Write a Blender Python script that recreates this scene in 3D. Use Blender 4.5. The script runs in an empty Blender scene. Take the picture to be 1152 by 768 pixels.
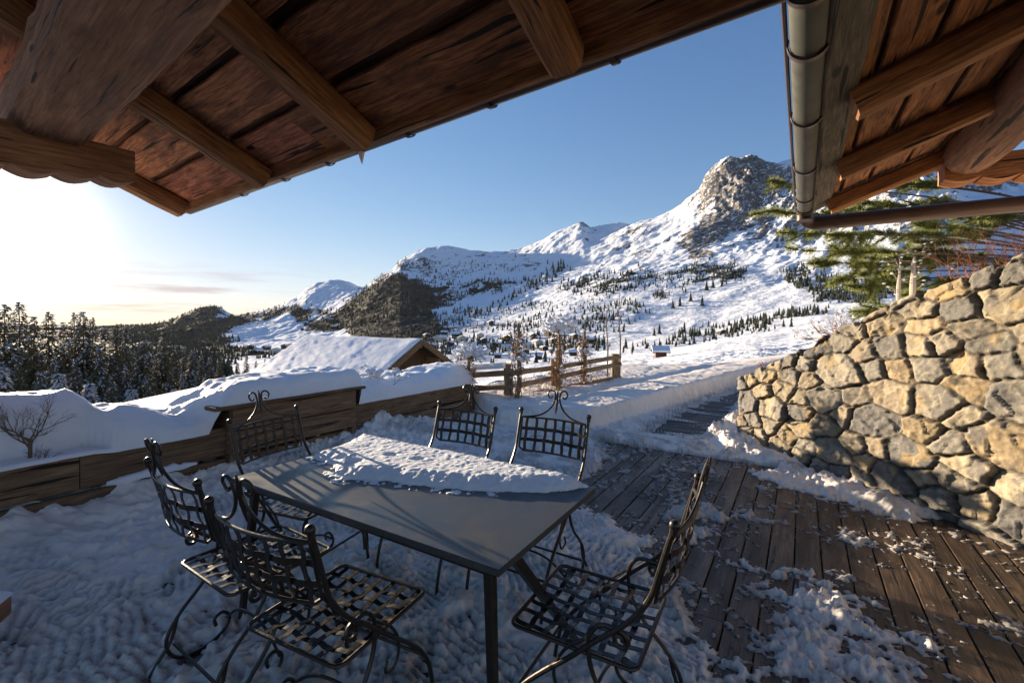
import bpy, math, random
import numpy as np
from mathutils import Vector, Matrix
R = math.radians
random.seed(7); RNG = np.random.RandomState(7)
# ------------------------------------------------------------------ camera, sky, sun, exposure
sc = bpy.context.scene
col = sc.collection
cam_d = bpy.data.cameras.new('camera'); cam = bpy.data.objects.new('camera', cam_d); col.objects.link(cam)
cam_d.lens = 16.0; cam_d.sensor_width = 36.0; cam_d.clip_start = 0.02; cam_d.clip_end = 30000
EYE = 1.53
cam.location = (0, 0, EYE); cam.rotation_euler = (R(90 - 0.3), 0, 0)
cam_d.shift_y = -(384 - 360 - 2.7) / 1152.0        # vertical lines stay vertical, horizon above the centre
sc.camera = cam
SUN_BEAR, SUN_EL = -47.5, 8.6
sd = Vector((math.sin(R(SUN_BEAR)) * math.cos(R(SUN_EL)), math.cos(R(SUN_BEAR)) * math.cos(R(SUN_EL)), math.sin(R(SUN_EL))))
w = bpy.data.worlds.new('World'); sc.world = w; w.use_nodes = True
nt = w.node_tree; nt.nodes.clear()
def N(nt, t, **kw):
    n = nt.nodes.new(t)
    for k, v in kw.items():
        if k[0] == '_': setattr(n, k[1:], v)
        else: n.inputs[k].default_value = v
    return n
sky = N(nt, 'ShaderNodeTexSky', _sky_type='NISHITA'); sky.sun_disc = False
sky.sun_elevation = R(SUN_EL); sky.sun_rotation = R(SUN_BEAR)
sky.altitude = 1200; sky.air_density = 1.0; sky.dust_density = 0.08; sky.ozone_density = 3.2
bg = N(nt, 'ShaderNodeBackground', Strength=0.115)
wo = N(nt, 'ShaderNodeOutputWorld')
tc = N(nt, 'ShaderNodeTexCoord'); sep = N(nt, 'ShaderNodeSeparateXYZ')
nt.links.new(tc.outputs['Generated'], sep.inputs[0])
mp = N(nt, 'ShaderNodeMapping'); mp.inputs['Scale'].default_value = (2.2, 2.2, 26)
nt.links.new(tc.outputs['Generated'], mp.inputs[0])
cn = N(nt, 'ShaderNodeTexNoise', Scale=1.6, Detail=7.0, Roughness=0.6); nt.links.new(mp.outputs[0], cn.inputs['Vector'])
cr = N(nt, 'ShaderNodeMapRange'); cr.inputs['From Min'].default_value = 0.50; cr.inputs['From Max'].default_value = 0.64
nt.links.new(cn.outputs['Fac'], cr.inputs[0])
ce = N(nt, 'ShaderNodeMapRange'); ce.inputs['From Min'].default_value = 0.13; ce.inputs['From Max'].default_value = 0.06
nt.links.new(sep.outputs['Z'], ce.inputs[0])
cx = N(nt, 'ShaderNodeMapRange'); cx.inputs['From Min'].default_value = -0.25; cx.inputs['From Max'].default_value = -0.5
nt.links.new(sep.outputs['X'], cx.inputs[0])
m1 = N(nt, 'ShaderNodeMath', _operation='MULTIPLY'); m2 = N(nt, 'ShaderNodeMath', _operation='MULTIPLY')
nt.links.new(cr.outputs[0], m1.inputs[0]); nt.links.new(ce.outputs[0], m1.inputs[1])
nt.links.new(m1.outputs[0], m2.inputs[0]); nt.links.new(cx.outputs[0], m2.inputs[1])
mx = N(nt, 'ShaderNodeMix', _data_type='RGBA'); mx.inputs['B'].default_value = (2.3, 2.0, 2.1, 1)
m3 = N(nt, 'ShaderNodeMath', _operation='MULTIPLY'); m3.inputs[1].default_value = 0.8
nt.links.new(m2.outputs[0], m3.inputs[0]); nt.links.new(m3.outputs[0], mx.inputs['Factor'])
nt.links.new(sky.outputs[0], mx.inputs['A']); hs_ = N(nt, 'ShaderNodeHueSaturation', Saturation=1.1); tn_ = N(nt, 'ShaderNodeMix', _data_type='RGBA', _blend_type='MULTIPLY'); tn_.inputs['Factor'].default_value = 1; tn_.inputs['B'].default_value = (1.15, .93, 1.0, 1); nt.links.new(mx.outputs['Result'], tn_.inputs['A']); nt.links.new(tn_.outputs['Result'], hs_.inputs['Color']); 
v1 = N(nt, 'ShaderNodeVectorMath', _operation='MULTIPLY_ADD'); v1.inputs[1].default_value = (.20, .20, .20); v1.inputs[2].default_value = (1, 1, 1); v2 = N(nt, 'ShaderNodeVectorMath', _operation='DIVIDE')
nt.links.new(hs_.outputs[0], v1.inputs[0]); nt.links.new(hs_.outputs[0], v2.inputs[0]); nt.links.new(v1.outputs[0], v2.inputs[1]); 
# the bright aureole of the low sun, part of the sky itself
nrm_ = N(nt, 'ShaderNodeVectorMath', _operation='NORMALIZE'); nt.links.new(tc.outputs['Generated'], nrm_.inputs[0])
dt = N(nt, 'ShaderNodeVectorMath', _operation='DOT_PRODUCT'); dt.inputs[1].default_value = tuple(sd); nt.links.new(nrm_.outputs[0], dt.inputs[0])
mxd = N(nt, 'ShaderNodeMath', _operation='MAXIMUM'); mxd.inputs[1].default_value = 0; nt.links.new(dt.outputs['Value'], mxd.inputs[0])
acc = v2.outputs[0]
for pw, am in ((3000, (60, 48, 30)), (420, (5.0, 4.1, 2.7)), (60, (.75, .55, .3))):
    p_ = N(nt, 'ShaderNodeMath', _operation='POWER'); p_.inputs[1].default_value = pw; nt.links.new(mxd.outputs[0], p_.inputs[0])
    ma = N(nt, 'ShaderNodeVectorMath', _operation='MULTIPLY_ADD'); ma.inputs[1].default_value = am; nt.links.new(p_.outputs[0], ma.inputs[0]); nt.links.new(acc, ma.inputs[2]); acc = ma.outputs[0]
nt.links.new(acc, bg.inputs[0]); nt.links.new(bg.outputs[0], wo.inputs[0])
sl = bpy.data.lights.new('sun', 'SUN'); sl.energy = 5.0; sl.angle = R(0.53); sl.color = (1.0, 0.81, 0.58)
so = bpy.data.objects.new('sun', sl); col.objects.link(so); so.rotation_euler = (-sd).to_track_quat('-Z', 'Y').to_euler(); so.location = (-20, 18, 12)
sc.view_settings.view_transform = 'Standard'; sc.view_settings.look = 'None'; sc.view_settings.gamma = 1
sc.view_settings.use_curve_mapping = False
sc.view_settings.exposure = 1.52
sc.render.engine = 'CYCLES'
c_ = sc.cycles; c_.use_denoising = True; c_.max_bounces = 6; c_.diffuse_bounces = 4; c_.glossy_bounces = 3; c_.transparent_max_bounces = 8
c_.caustics_reflective = False; c_.caustics_refractive = False; c_.sample_clamp_indirect = 6

# ------------------------------------------------------------------ helpers
F = 512.0
def proj(X, Y, Z): return 576 + F * X / Y, 360 + F * (EYE - Z) / Y
def ground(px, py, z=0.0):
    Y = F * (EYE - z) / (py - 360); return ((px - 576) * Y / F, Y)
def at(px, py, Y): return Vector(((px - 576) * Y / F, Y, EYE - (py - 360) * Y / F))
U = np.array([0.5373, 0.8434]); V = np.array([0.8434, -0.5373])   # the terrace's two directions
def uv2(s, a, z=0.0): return Vector((U[0] * s + V[0] * a, U[1] * s + V[1] * a, z))

def _h(ix, iy, iz, seed):
    n = (ix.astype(np.int64) * 374761393 + iy.astype(np.int64) * 668265263 + iz.astype(np.int64) * 2147483647 + seed * 974634777) & 0xffffffff
    n = ((n ^ (n >> 13)) * 1274126177) & 0xffffffff
    n = ((n ^ (n >> 16)) * 2246822519) & 0xffffffff
    return (n ^ (n >> 15)).astype(np.float64) / 4294967295.0
def vnoise(x, y, z=None, seed=0):
    x = np.asarray(x, float); y = np.asarray(y, float); z = np.zeros_like(x) if z is None else np.asarray(z, float) + 0 * x
    ix, iy, iz = np.floor(x), np.floor(y), np.floor(z); fx, fy, fz = x - ix, y - iy, z - iz
    fx = fx * fx * fx * (fx * (fx * 6 - 15) + 10); fy = fy * fy * fy * (fy * (fy * 6 - 15) + 10); fz = fz * fz * (3 - 2 * fz)
    def L(a, b, t): return a + (b - a) * t
    c = lambda a, b, d: _h(ix + a, iy + b, iz + d, seed)
    lo = L(L(c(0, 0, 0), c(1, 0, 0), fx), L(c(0, 1, 0), c(1, 1, 0), fx), fy)
    if not np.any(fz): return lo * 2 - 1
    hi = L(L(c(0, 0, 1), c(1, 0, 1), fx), L(c(0, 1, 1), c(1, 1, 1), fx), fy)
    return L(lo, hi, fz) * 2 - 1
def fbm(x, y, z=None, o=4, seed=0, gain=0.5):
    s = 0; a = 1.0; t = 0; f = 1.0
    for i in range(o):
        s = s + a * vnoise(np.asarray(x) * f + i * 17.3, np.asarray(y) * f - i * 9.1, None if z is None else np.asarray(z) * f, seed + i); t += a; a *= gain; f *= 2.03
    return s / t
def ridged(x, y, o=5, seed=0, gain=0.5):
    s = 0; a = 1.0; t = 0; f = 1.0
    for i in range(o):
        s = s + a * (1 - 2.2 * np.abs(vnoise(np.asarray(x) * f + i * 7.7, np.asarray(y) * f + i * 3.1, None, seed + i))); t += a; a *= gain; f *= 2.05
    return s / t
def sstep(a, b, x):
    t = np.clip((np.asarray(x, float) - a) / (b - a), 0, 1); return t * t * (3 - 2 * t)
def sdpoly(poly, x, y):
    """signed distance, positive inside"""
    p = np.array(poly, float); x = np.asarray(x, float); y = np.asarray(y, float)
    d = np.full(x.shape, 1e18); ins = np.zeros(x.shape, bool); n = len(p)
    for i in range(n):
        a = p[i]; b = p[(i + 1) % n]; ex, ey = b - a; wx = x - a[0]; wy = y - a[1]
        t = np.clip((wx * ex + wy * ey) / (ex * ex + ey * ey + 1e-12), 0, 1)
        d = np.minimum(d, (wx - ex * t) ** 2 + (wy - ey * t) ** 2)
        c = ((a[1] > y) != (b[1] > y))
        xi = (b[0] - a[0]) * (y - a[1]) / ((b[1] - a[1]) + 1e-12) + a[0]
        ins ^= c & (x < xi)
    return np.where(ins, 1, -1) * np.sqrt(d)

class MB:
    def __init__(s): s.v = []; s.f = []; s.uv = []; s.mi = []; s.c = []; s.n = 0
    def add(s, verts, faces, uvs=None, mat=0, c=(1, 1, 1)):
        o = s.n; s.v.extend([tuple(v) for v in verts]); s.n += len(verts)
        s.c.extend([c] * len(verts))
        for i, f in enumerate(faces):
            s.f.append(tuple(o + k for k in f)); s.mi.append(mat)
            s.uv.extend(uvs[i] if uvs is not None else [(0, 0)] * len(f))
        return s
    def build(s, name, mats, parent=None, smooth=40):
        me = bpy.data.meshes.new(name); me.from_pydata(s.v, [], s.f)
        if not isinstance(mats, (list, tuple)): mats = [mats]
        for m in mats: me.materials.append(m)
        me.polygons.foreach_set('material_index', s.mi)
        u = me.uv_layers.new(name='UVMap'); u.data.foreach_set('uv', np.array(s.uv, 'f').ravel())
        a = me.color_attributes.new('Col', 'FLOAT_COLOR', 'POINT')
        cc = np.ones((len(s.v), 4), 'f'); cc[:, :3] = np.array(s.c, 'f'); a.data.foreach_set('color', cc.ravel())
        if smooth:
            me.polygons.foreach_set('use_smooth', [True] * len(s.f)); me.set_sharp_from_angle(angle=R(smooth))
        me.update(); me.validate()
        ob = bpy.data.objects.new(name, me); col.objects.link(ob)
        if parent is not None: ob.parent = parent
        return ob
def grid_obj(name, P, mats, colr=None, wrap=False, parent=None, mask=None, sharp=None):
    """P: (n,m,3) array"""
    n, m = P.shape[:2]; me = bpy.data.meshes.new(name)
    idx = np.arange(n * m).reshape(n, m)
    q = np.stack([idx[:-1, :-1], idx[1:, :-1], idx[1:, 1:], idx[:-1, 1:]], -1).reshape(-1, 4)
    if mask is not None:
        mk = (mask[:-1, :-1] | mask[1:, :-1] | mask[1:, 1:] | mask[:-1, 1:]).ravel(); q = q[mk]
    used = np.unique(q); remap = -np.ones(n * m, np.int64); remap[used] = np.arange(len(used)); q = remap[q]
    vv = P.reshape(-1, 3)[used]
    me.vertices.add(len(vv)); me.vertices.foreach_set('co', vv.astype('f').ravel())
    me.loops.add(len(q) * 4); me.loops.foreach_set('vertex_index', q.astype('i').ravel())
    me.polygons.add(len(q)); me.polygons.foreach_set('loop_start', np.arange(0, len(q) * 4, 4, dtype='i')); me.polygons.foreach_set('loop_total', np.full(len(q), 4, 'i'))
    me.polygons.foreach_set('use_smooth', np.ones(len(q), bool))
    me.update(calc_edges=True); me.validate()
    if colr is not None:
        a = me.color_attributes.new('Col', 'FLOAT_COLOR', 'POINT'); cc = np.ones((len(vv), 4), 'f'); cc[:, :3] = colr.reshape(-1, 3)[used]; a.data.foreach_set('color', cc.ravel())
    for mm in (mats if isinstance(mats, (list, tuple)) else [mats]): me.materials.append(mm)
    if sharp: me.set_sharp_from_angle(angle=R(sharp))
    ob = bpy.data.objects.new(name, me); col.objects.link(ob)
    if parent is not None: ob.parent = parent
    return ob
def tag(o, label=None, cat=None, group=None, kind=None):
    if label: o['label'] = label
    if cat: o['category'] = cat
    if group: o['group'] = group
    if kind: o['kind'] = kind
    return o
def empty(name, loc=(0, 0, 0), rz=0, label=None, cat=None, group=None):
    o = bpy.data.objects.new(name, None); col.objects.link(o); o.location = loc; o.rotation_euler = (0, 0, rz); o.empty_display_size = .1
    return tag(o, label, cat, group)
def copy_tree(o, parent=None):
    c = o.copy(); col.objects.link(c); c.parent = parent
    for ch in list(o.children): copy_tree(ch, c)
    return c
def rect_prof(w_, h_, b=0.006):
    x, y = w_ / 2, h_ / 2
    return [(-x + b, -y), (x - b, -y), (x, -y + b), (x, y - b), (x - b, y), (-x + b, y), (-x, y - b), (-x, -y + b)]
def round_prof(r, n=8): return [(r * math.cos(2 * math.pi * k / n), r * math.sin(2 * math.pi * k / n)) for k in range(n)]
def sweep(mb, pts, prof, up=(0, 0, 1), scales=None, caps=True, mat=0, c=(1, 1, 1), rough=0.0, nseed=0, uvo=None, closed=False):
    pts = [Vector(p) for p in pts]; n = len(pts); m = len(prof)
    up = Vector(up); uo, vo = uvo if uvo else (random.random() * 40, random.random() * 40)
    per = [0]
    for k in range(m): per.append(per[-1] + math.dist(prof[k], prof[(k + 1) % m]))
    verts = []; L = [0]
    t0 = None; side = None
    for i, p in enumerate(pts):
        a = pts[i - 1] if (i > 0 or closed) else p; b = pts[(i + 1) % n] if (i < n - 1 or closed) else p
        t = (b - a).normalized()
        if side is None:
            side = t.cross(up)
            if side.length < 1e-4: side = t.cross(Vector((1, 0, 0)))
        else: side = side - t * side.dot(t)
        side.normalize(); un = side.cross(t).normalized()
        s = scales[i] if scales is not None else 1
        for (x, y) in prof:
            q = p + side * (x * s) + un * (y * s)
            verts.append(q)
        if i > 0: L.append(L[-1] + (p - pts[i - 1]).length)
    if rough:
        A = np.array([tuple(v) for v in verts]); C = np.repeat(np.array([tuple(p) for p in pts]), m, 0)
        d = A - C; dl = np.linalg.norm(d, axis=1, keepdims=True) + 1e-9
        nn = fbm(A[:, 0] * 5 + nseed, A[:, 1] * 5, A[:, 2] * 5, 3, 11)
        A = A + d / dl * (nn * rough)[:, None]; verts = [Vector(v) for v in A]
    faces = []; uvs = []
    rng = range(n if closed else n - 1)
    for i in rng:
        j = (i + 1) % n; li = L[i]; lj = L[j] if j else L[-1] + (pts[0] - pts[-1]).length
        for k in range(m):
            k2 = (k + 1) % m
            faces.append((i * m + k, i * m + k2, j * m + k2, j * m + k))
            uvs.append([(uo + li, vo + per[k]), (uo + li, vo + per[k + 1]), (uo + lj, vo + per[k + 1]), (uo + lj, vo + per[k])])
    if caps and not closed:
        faces.append(tuple(reversed(range(m)))); uvs.append([(uo + prof[k][0] * .3, vo + prof[k][1]) for k in reversed(range(m))])
        faces.append(tuple((n - 1) * m + k for k in range(m))); uvs.append([(uo + prof[k][0] * .3, vo + prof[k][1]) for k in range(m)])
    mb.add(verts, faces, uvs, mat, c)
def seg(a, b, n):
    a = Vector(a); b = Vector(b); return [a.lerp(b, i / n) for i in range(n + 1)]
def beam(mb, a, b, w_, h_, up=(0, 0, 1), bev=0.008, n=None, rough=0.0, mat=0, c=(1, 1, 1)):
    a = Vector(a); b = Vector(b); n = n or (max(1, int((b - a).length / 0.12)) if rough else 1)
    sweep(mb, seg(a, b, n), rect_prof(w_, h_, bev), up, None, True, mat, c, rough, random.random() * 50)
def tube(mb, pts, r, n=8, mat=0, c=(1, 1, 1), scales=None, closed=False): sweep(mb, pts, round_prof(r, n), (0.03, 0.02, 1), scales, True, mat, c, closed=closed)
def sphere(mb, p, r, n=8, mat=0, c=(1, 1, 1), sq=(1, 1, 1)):
    vs = []; fs = []; k = n // 2 + 1
    for i in range(k + 1):
        th = math.pi * i / k
        for j in range(n): ph = 2 * math.pi * j / n; vs.append((p[0] + r * sq[0] * math.sin(th) * math.cos(ph), p[1] + r * sq[1] * math.sin(th) * math.sin(ph), p[2] + r * sq[2] * math.cos(th)))
    for i in range(k):
        for j in range(n): j2 = (j + 1) % n; fs.append((i * n + j, (i + 1) * n + j, (i + 1) * n + j2, i * n + j2))
    mb.add(vs, fs, None, mat, c)
def cat(pts, n=6):
    P = [Vector(p) for p in pts]; P = [P[0] * 2 - P[1]] + P + [P[-1] * 2 - P[-2]]; out = []
    for i in range(1, len(P) - 2):
        for k in range(n):
            t = k / n; a, b, c2, d = P[i - 1:i + 3]
            out.append(0.5 * ((2 * b) + (c2 - a) * t + (2 * a - 5 * b + 4 * c2 - d) * t * t + (3 * b - a - 3 * c2 + d) * t ** 3))
    out.append(P[-2]); return out

# ------------------------------------------------------------------ materials
def mat_new(name):
    m = bpy.data.materials.new(name); m.use_nodes = True; nt = m.node_tree; nt.nodes.clear()
    b = N(nt, 'ShaderNodeBsdfPrincipled'); o = N(nt, 'ShaderNodeOutputMaterial'); nt.links.new(b.outputs[0], o.inputs[0])
    return m, nt, b
def ramp(nt, stops):
    r = N(nt, 'ShaderNodeValToRGB'); e = r.color_ramp.elements
    e[0].position, e[0].color = stops[0][0], (*stops[0][1], 1); e[1].position, e[1].color = stops[-1][0], (*stops[-1][1], 1)
    for p, c in stops[1:-1]:
        x = e.new(p); x.color = (*c, 1)
    return r
def mixc(nt, fac, a, b, bt='MIX'):
    m = N(nt, 'ShaderNodeMix', _data_type='RGBA', _blend_type=bt)
    for s, v in (('Factor', fac), ('A', a), ('B', b)):
        if isinstance(v, (int, float)): m.inputs[s].default_value = v
        elif isinstance(v, tuple): m.inputs[s].default_value = (*v, 1)
        else: nt.links.new(v, m.inputs[s])
    return m.outputs['Result']
def noise(nt, vec, scale, det=4, rough=.55, dist=0):
    n = N(nt, 'ShaderNodeTexNoise', Scale=scale, Detail=det, Roughness=rough, Distortion=dist)
    if vec is not None: nt.links.new(vec, n.inputs['Vector'])
    return n.outputs['Fac']
def mrange(nt, v, a, b, c=0., d=1.):
    r = N(nt, 'ShaderNodeMapRange'); r.inputs[1].default_value = a; r.inputs[2].default_value = b; r.inputs[3].default_value = c; r.inputs[4].default_value = d
    nt.links.new(v, r.inputs[0]); return r.outputs[0]
def bump(nt, b, h, st=.3, dist=.01, prev=None):
    n = N(nt, 'ShaderNodeBump', Strength=st, Distance=dist); nt.links.new(h, n.inputs['Height'])
    if prev is not None: nt.links.new(prev, n.inputs['Normal'])
    nt.links.new(n.outputs[0], b.inputs['Normal']); return n.outputs[0]
def mapping(nt, out, scale):
    m = N(nt, 'ShaderNodeMapping'); m.inputs['Scale'].default_value = scale; nt.links.new(out, m.inputs[0]); return m.outputs[0]
def wood(name, dark, mid, light, rough=.75, grain=1.0, stain=.5, bmp=.5, wet=0.0, specks=0.0):
    m, nt, b = mat_new(name); uv = N(nt, 'ShaderNodeUVMap').outputs[0]; att = N(nt, 'ShaderNodeAttribute', _attribute_name='Col').outputs['Color']
    g = noise(nt, mapping(nt, uv, (2.6 * grain, 36 * grain, 1)), 1.6, 10, .68, 1.1)
    g2 = noise(nt, mapping(nt, uv, (3.0, 95, 1)), 2.0, 5, .6, .2)
    s = noise(nt, mapping(nt, uv, (1.1, 4.0, 1)), 1.7, 5, .6, .6)
    r = ramp(nt, [(.36, dark), (.5, mid), (.65, light)]); nt.links.new(g, r.inputs[0])
    c = mixc(nt, mrange(nt, g2, .3, .7, 0, .5), r.outputs[0], tuple(x * .35 for x in mid))
    c = mixc(nt, mrange(nt, s, .44, .62, 0, stain), c, tuple(x * .8 for x in dark))
    # long drying cracks and knots
    k = noise(nt, mapping(nt, uv, (.9, 20, 1)), 1.3, 3, .5, .5)
    crack = mrange(nt, k, .375, .35, 0, 1)
    c = mixc(nt, crack, c, tuple(x * .12 for x in dark))
    vor = N(nt, 'ShaderNodeTexVoronoi', Scale=1.0); nt.links.new(mapping(nt, uv, (1.5, 4.2, 1)), vor.inputs['Vector'])
    kn = mrange(nt, vor.outputs['Distance'], .06, .1, 1, 0)
    c = mixc(nt, kn, c, tuple(x * .35 for x in dark))
    c = mixc(nt, 1.0, c, att, 'MULTIPLY')
    if specks:
        sp = noise(nt, mapping(nt, uv, (9, 9, 1)), 2.2, 6, .7)
        c = mixc(nt, mrange(nt, sp, .64, .70, 0, specks), c, (.75, .78, .83))
    nt.links.new(c, b.inputs['Base Color'])
    rr = mrange(nt, s, .35, .65, rough - wet, rough); nt.links.new(rr, b.inputs['Roughness'])
    mm = N(nt, 'ShaderNodeMath', _operation='SUBTRACT'); nt.links.new(g, mm.inputs[0]); nt.links.new(crack, mm.inputs[1])
    p = bump(nt, b, mm.outputs[0], bmp, .012); bump(nt, b, g2, bmp * .5, .004, p)
    return m
W_SOFFIT = wood('old_soffit_wood', (.10, .036, .016), (.42, .165, .07), (.68, .32, .14), .85, .8, .75, .8)
W_RAFT = wood('old_rafter_wood', (.14, .058, .022), (.40, .185, .072), (.62, .33, .14), .8, .7, .5, .6)
W_RAFT2 = wood('new_rafter_wood', (.14, .055, .02), (.42, .185, .065), (.62, .31, .12), .8, .7, .4, .6)
W_LOG = wood('dark_beam_wood', (.13, .055, .028), (.31, .145, .072), (.46, .24, .12), .8, .5, .5, .5)
W_DECK = wood('deck_wood', (.040, .024, .016), (.105, .066, .042), (.20, .135, .088), .62, .8, .6, .5, .22, .35)
W_PLANT = wood('planter_wood', (.10, .055, .028), (.21, .125, .068), (.33, .21, .12), .8, .5, .35, .4)
W_FENCE = wood('fence_wood', (.13, .09, .05), (.30, .21, .12), (.44, .33, .20), .85, .9, .3, .5)
W_GREY = wood('weathered_fascia', (.07, .06, .045), (.17, .145, .10), (.30, .26, .19), .85, 1, .4, .5)
W_CHALET = wood('chalet_wood', (.035, .02, .012), (.09, .048, .026), (.15, .085, .05), .85, 1, .3, .4)

def snow_mat(name, dirt=0.0, base=(.80, .83, .88)):
    m, nt, b = mat_new(name); pos = N(nt, 'ShaderNodeNewGeometry').outputs['Position']
    n1 = noise(nt, pos, 14, 8, .68); n2 = noise(nt, pos, 150, 4, .7)
    c = mixc(nt, mrange(nt, n1, .35, .7), base, tuple(x * .95 for x in base))
    if dirt:
        d = noise(nt, pos, 3.3, 6, .68, .4); c = mixc(nt, mrange(nt, d, .5, .72, 0, dirt), c, (.30, .27, .25))
        att = N(nt, 'ShaderNodeAttribute', _attribute_name='Col').outputs['Color']
        c = mixc(nt, 1.0, c, att, 'MULTIPLY')
    nt.links.new(c, b.inputs['Base Color']); b.inputs['Roughness'].default_value = .62; b.inputs['Specular IOR Level'].default_value = .3
    p = bump(nt, b, n1, .3, .03); bump(nt, b, n2, .6, .006, p)
    return m
SNOW = snow_mat('snow'); SNOWD = snow_mat('trampled_snow', .35, (.86, .805, .755))
def plain(name, c, rough=.6, metal=0, nscale=8, var=.3, bmp=.1, spec=.5):
    m, nt, b = mat_new(name); pos = N(nt, 'ShaderNodeTexCoord').outputs['Object']
    n = noise(nt, pos, nscale, 5, .6)
    cc = mixc(nt, n, tuple(x * (1 - var) for x in c), tuple(min(1, x * (1 + var)) for x in c)); nt.links.new(cc, b.inputs['Base Color'])
    b.inputs['Roughness'].default_value = rough; b.inputs['Metallic'].default_value = metal; b.inputs['Specular IOR Level'].default_value = spec
    nt.links.new(mrange(nt, n, .3, .7, rough * .8, min(1, rough * 1.2)), b.inputs['Roughness'])
    if bmp: bump(nt, b, n, bmp, .003)
    return m
IRON = plain('dark_wrought_iron', (.030, .024, .019), .36, .35, 60, .4, .3)
SLATE, nt, b = mat_new('slate_table'); pos = N(nt, 'ShaderNodeTexCoord').outputs['Object']
n1 = noise(nt, pos, 5, 7, .65, .5); n2 = noise(nt, pos, 70, 5, .7); n3 = noise(nt, pos, 260, 2, .5)
c = mixc(nt, n1, (.030, .032, .034), (.058, .061, .065)); c = mixc(nt, mrange(nt, n2, .6, .75, 0, .2), c, (.2, .21, .23)); c = mixc(nt, mrange(nt, n3, .70, .76, 0, .5), c, (.55, .57, .6)); nt.links.new(c, b.inputs['Base Color'])
nt.links.new(mrange(nt, n1, .35, .65, .32, .55), b.inputs['Roughness']); bump(nt, b, n2, .12, .003)
GUTTER = plain('weathered_metal_gutter', (.066, .066, .052), .6, .35, 9, .55, .25)
PIPE = plain('brown_copper_pipe', (.075, .048, .036), .38, .5, 5, .4, .1)
TWIG = plain('bare_twig_bark', (.14, .09, .055), .9, 0, 20, .3, 0)
TWIGR = plain('red_twig_bark', (.22, .085, .045), .85, 0, 20, .3, 0)
BIRCH = plain('pale_bark', (.42, .37, .30), .85, 0, 20, .4, .2)
BARK = plain('spruce_bark', (.09, .06, .042), .95, 0, 6, .4, .2)
VINE = plain('dry_vine_leaves', (.26, .15, .075), .9, 0, 20, .4, 0)
RUSTY = plain('rusty_foliage', (.20, .11, .04), .9, 0, 3, .4, 0)
def leafm(name, c, var=.35, trans=.0):
    m, nt, b = mat_new(name); pos = N(nt, 'ShaderNodeNewGeometry').outputs['Position']
    n = noise(nt, pos, 1.7, 5, .7); cc = mixc(nt, n, tuple(x * (1 - var) for x in c), tuple(x * (1 + var) for x in c))
    nt.links.new(cc, b.inputs['Base Color']); b.inputs['Roughness'].default_value = .75; b.inputs['Specular IOR Level'].default_value = .25
    return m
NEEDLE = leafm('spruce_needles', (.11, .088, .042)); PINE = leafm('pine_needles', (.15, .17, .045))
FARN = leafm('far_conifer', (.032, .040, .024))
WALLP = plain('pale_plaster', (.55, .50, .43), .9, 0, 1, .15, 0)
GLASS = plain('dark_window_glass', (.03, .035, .04), .15, 0, 1, .2, 0)

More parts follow.
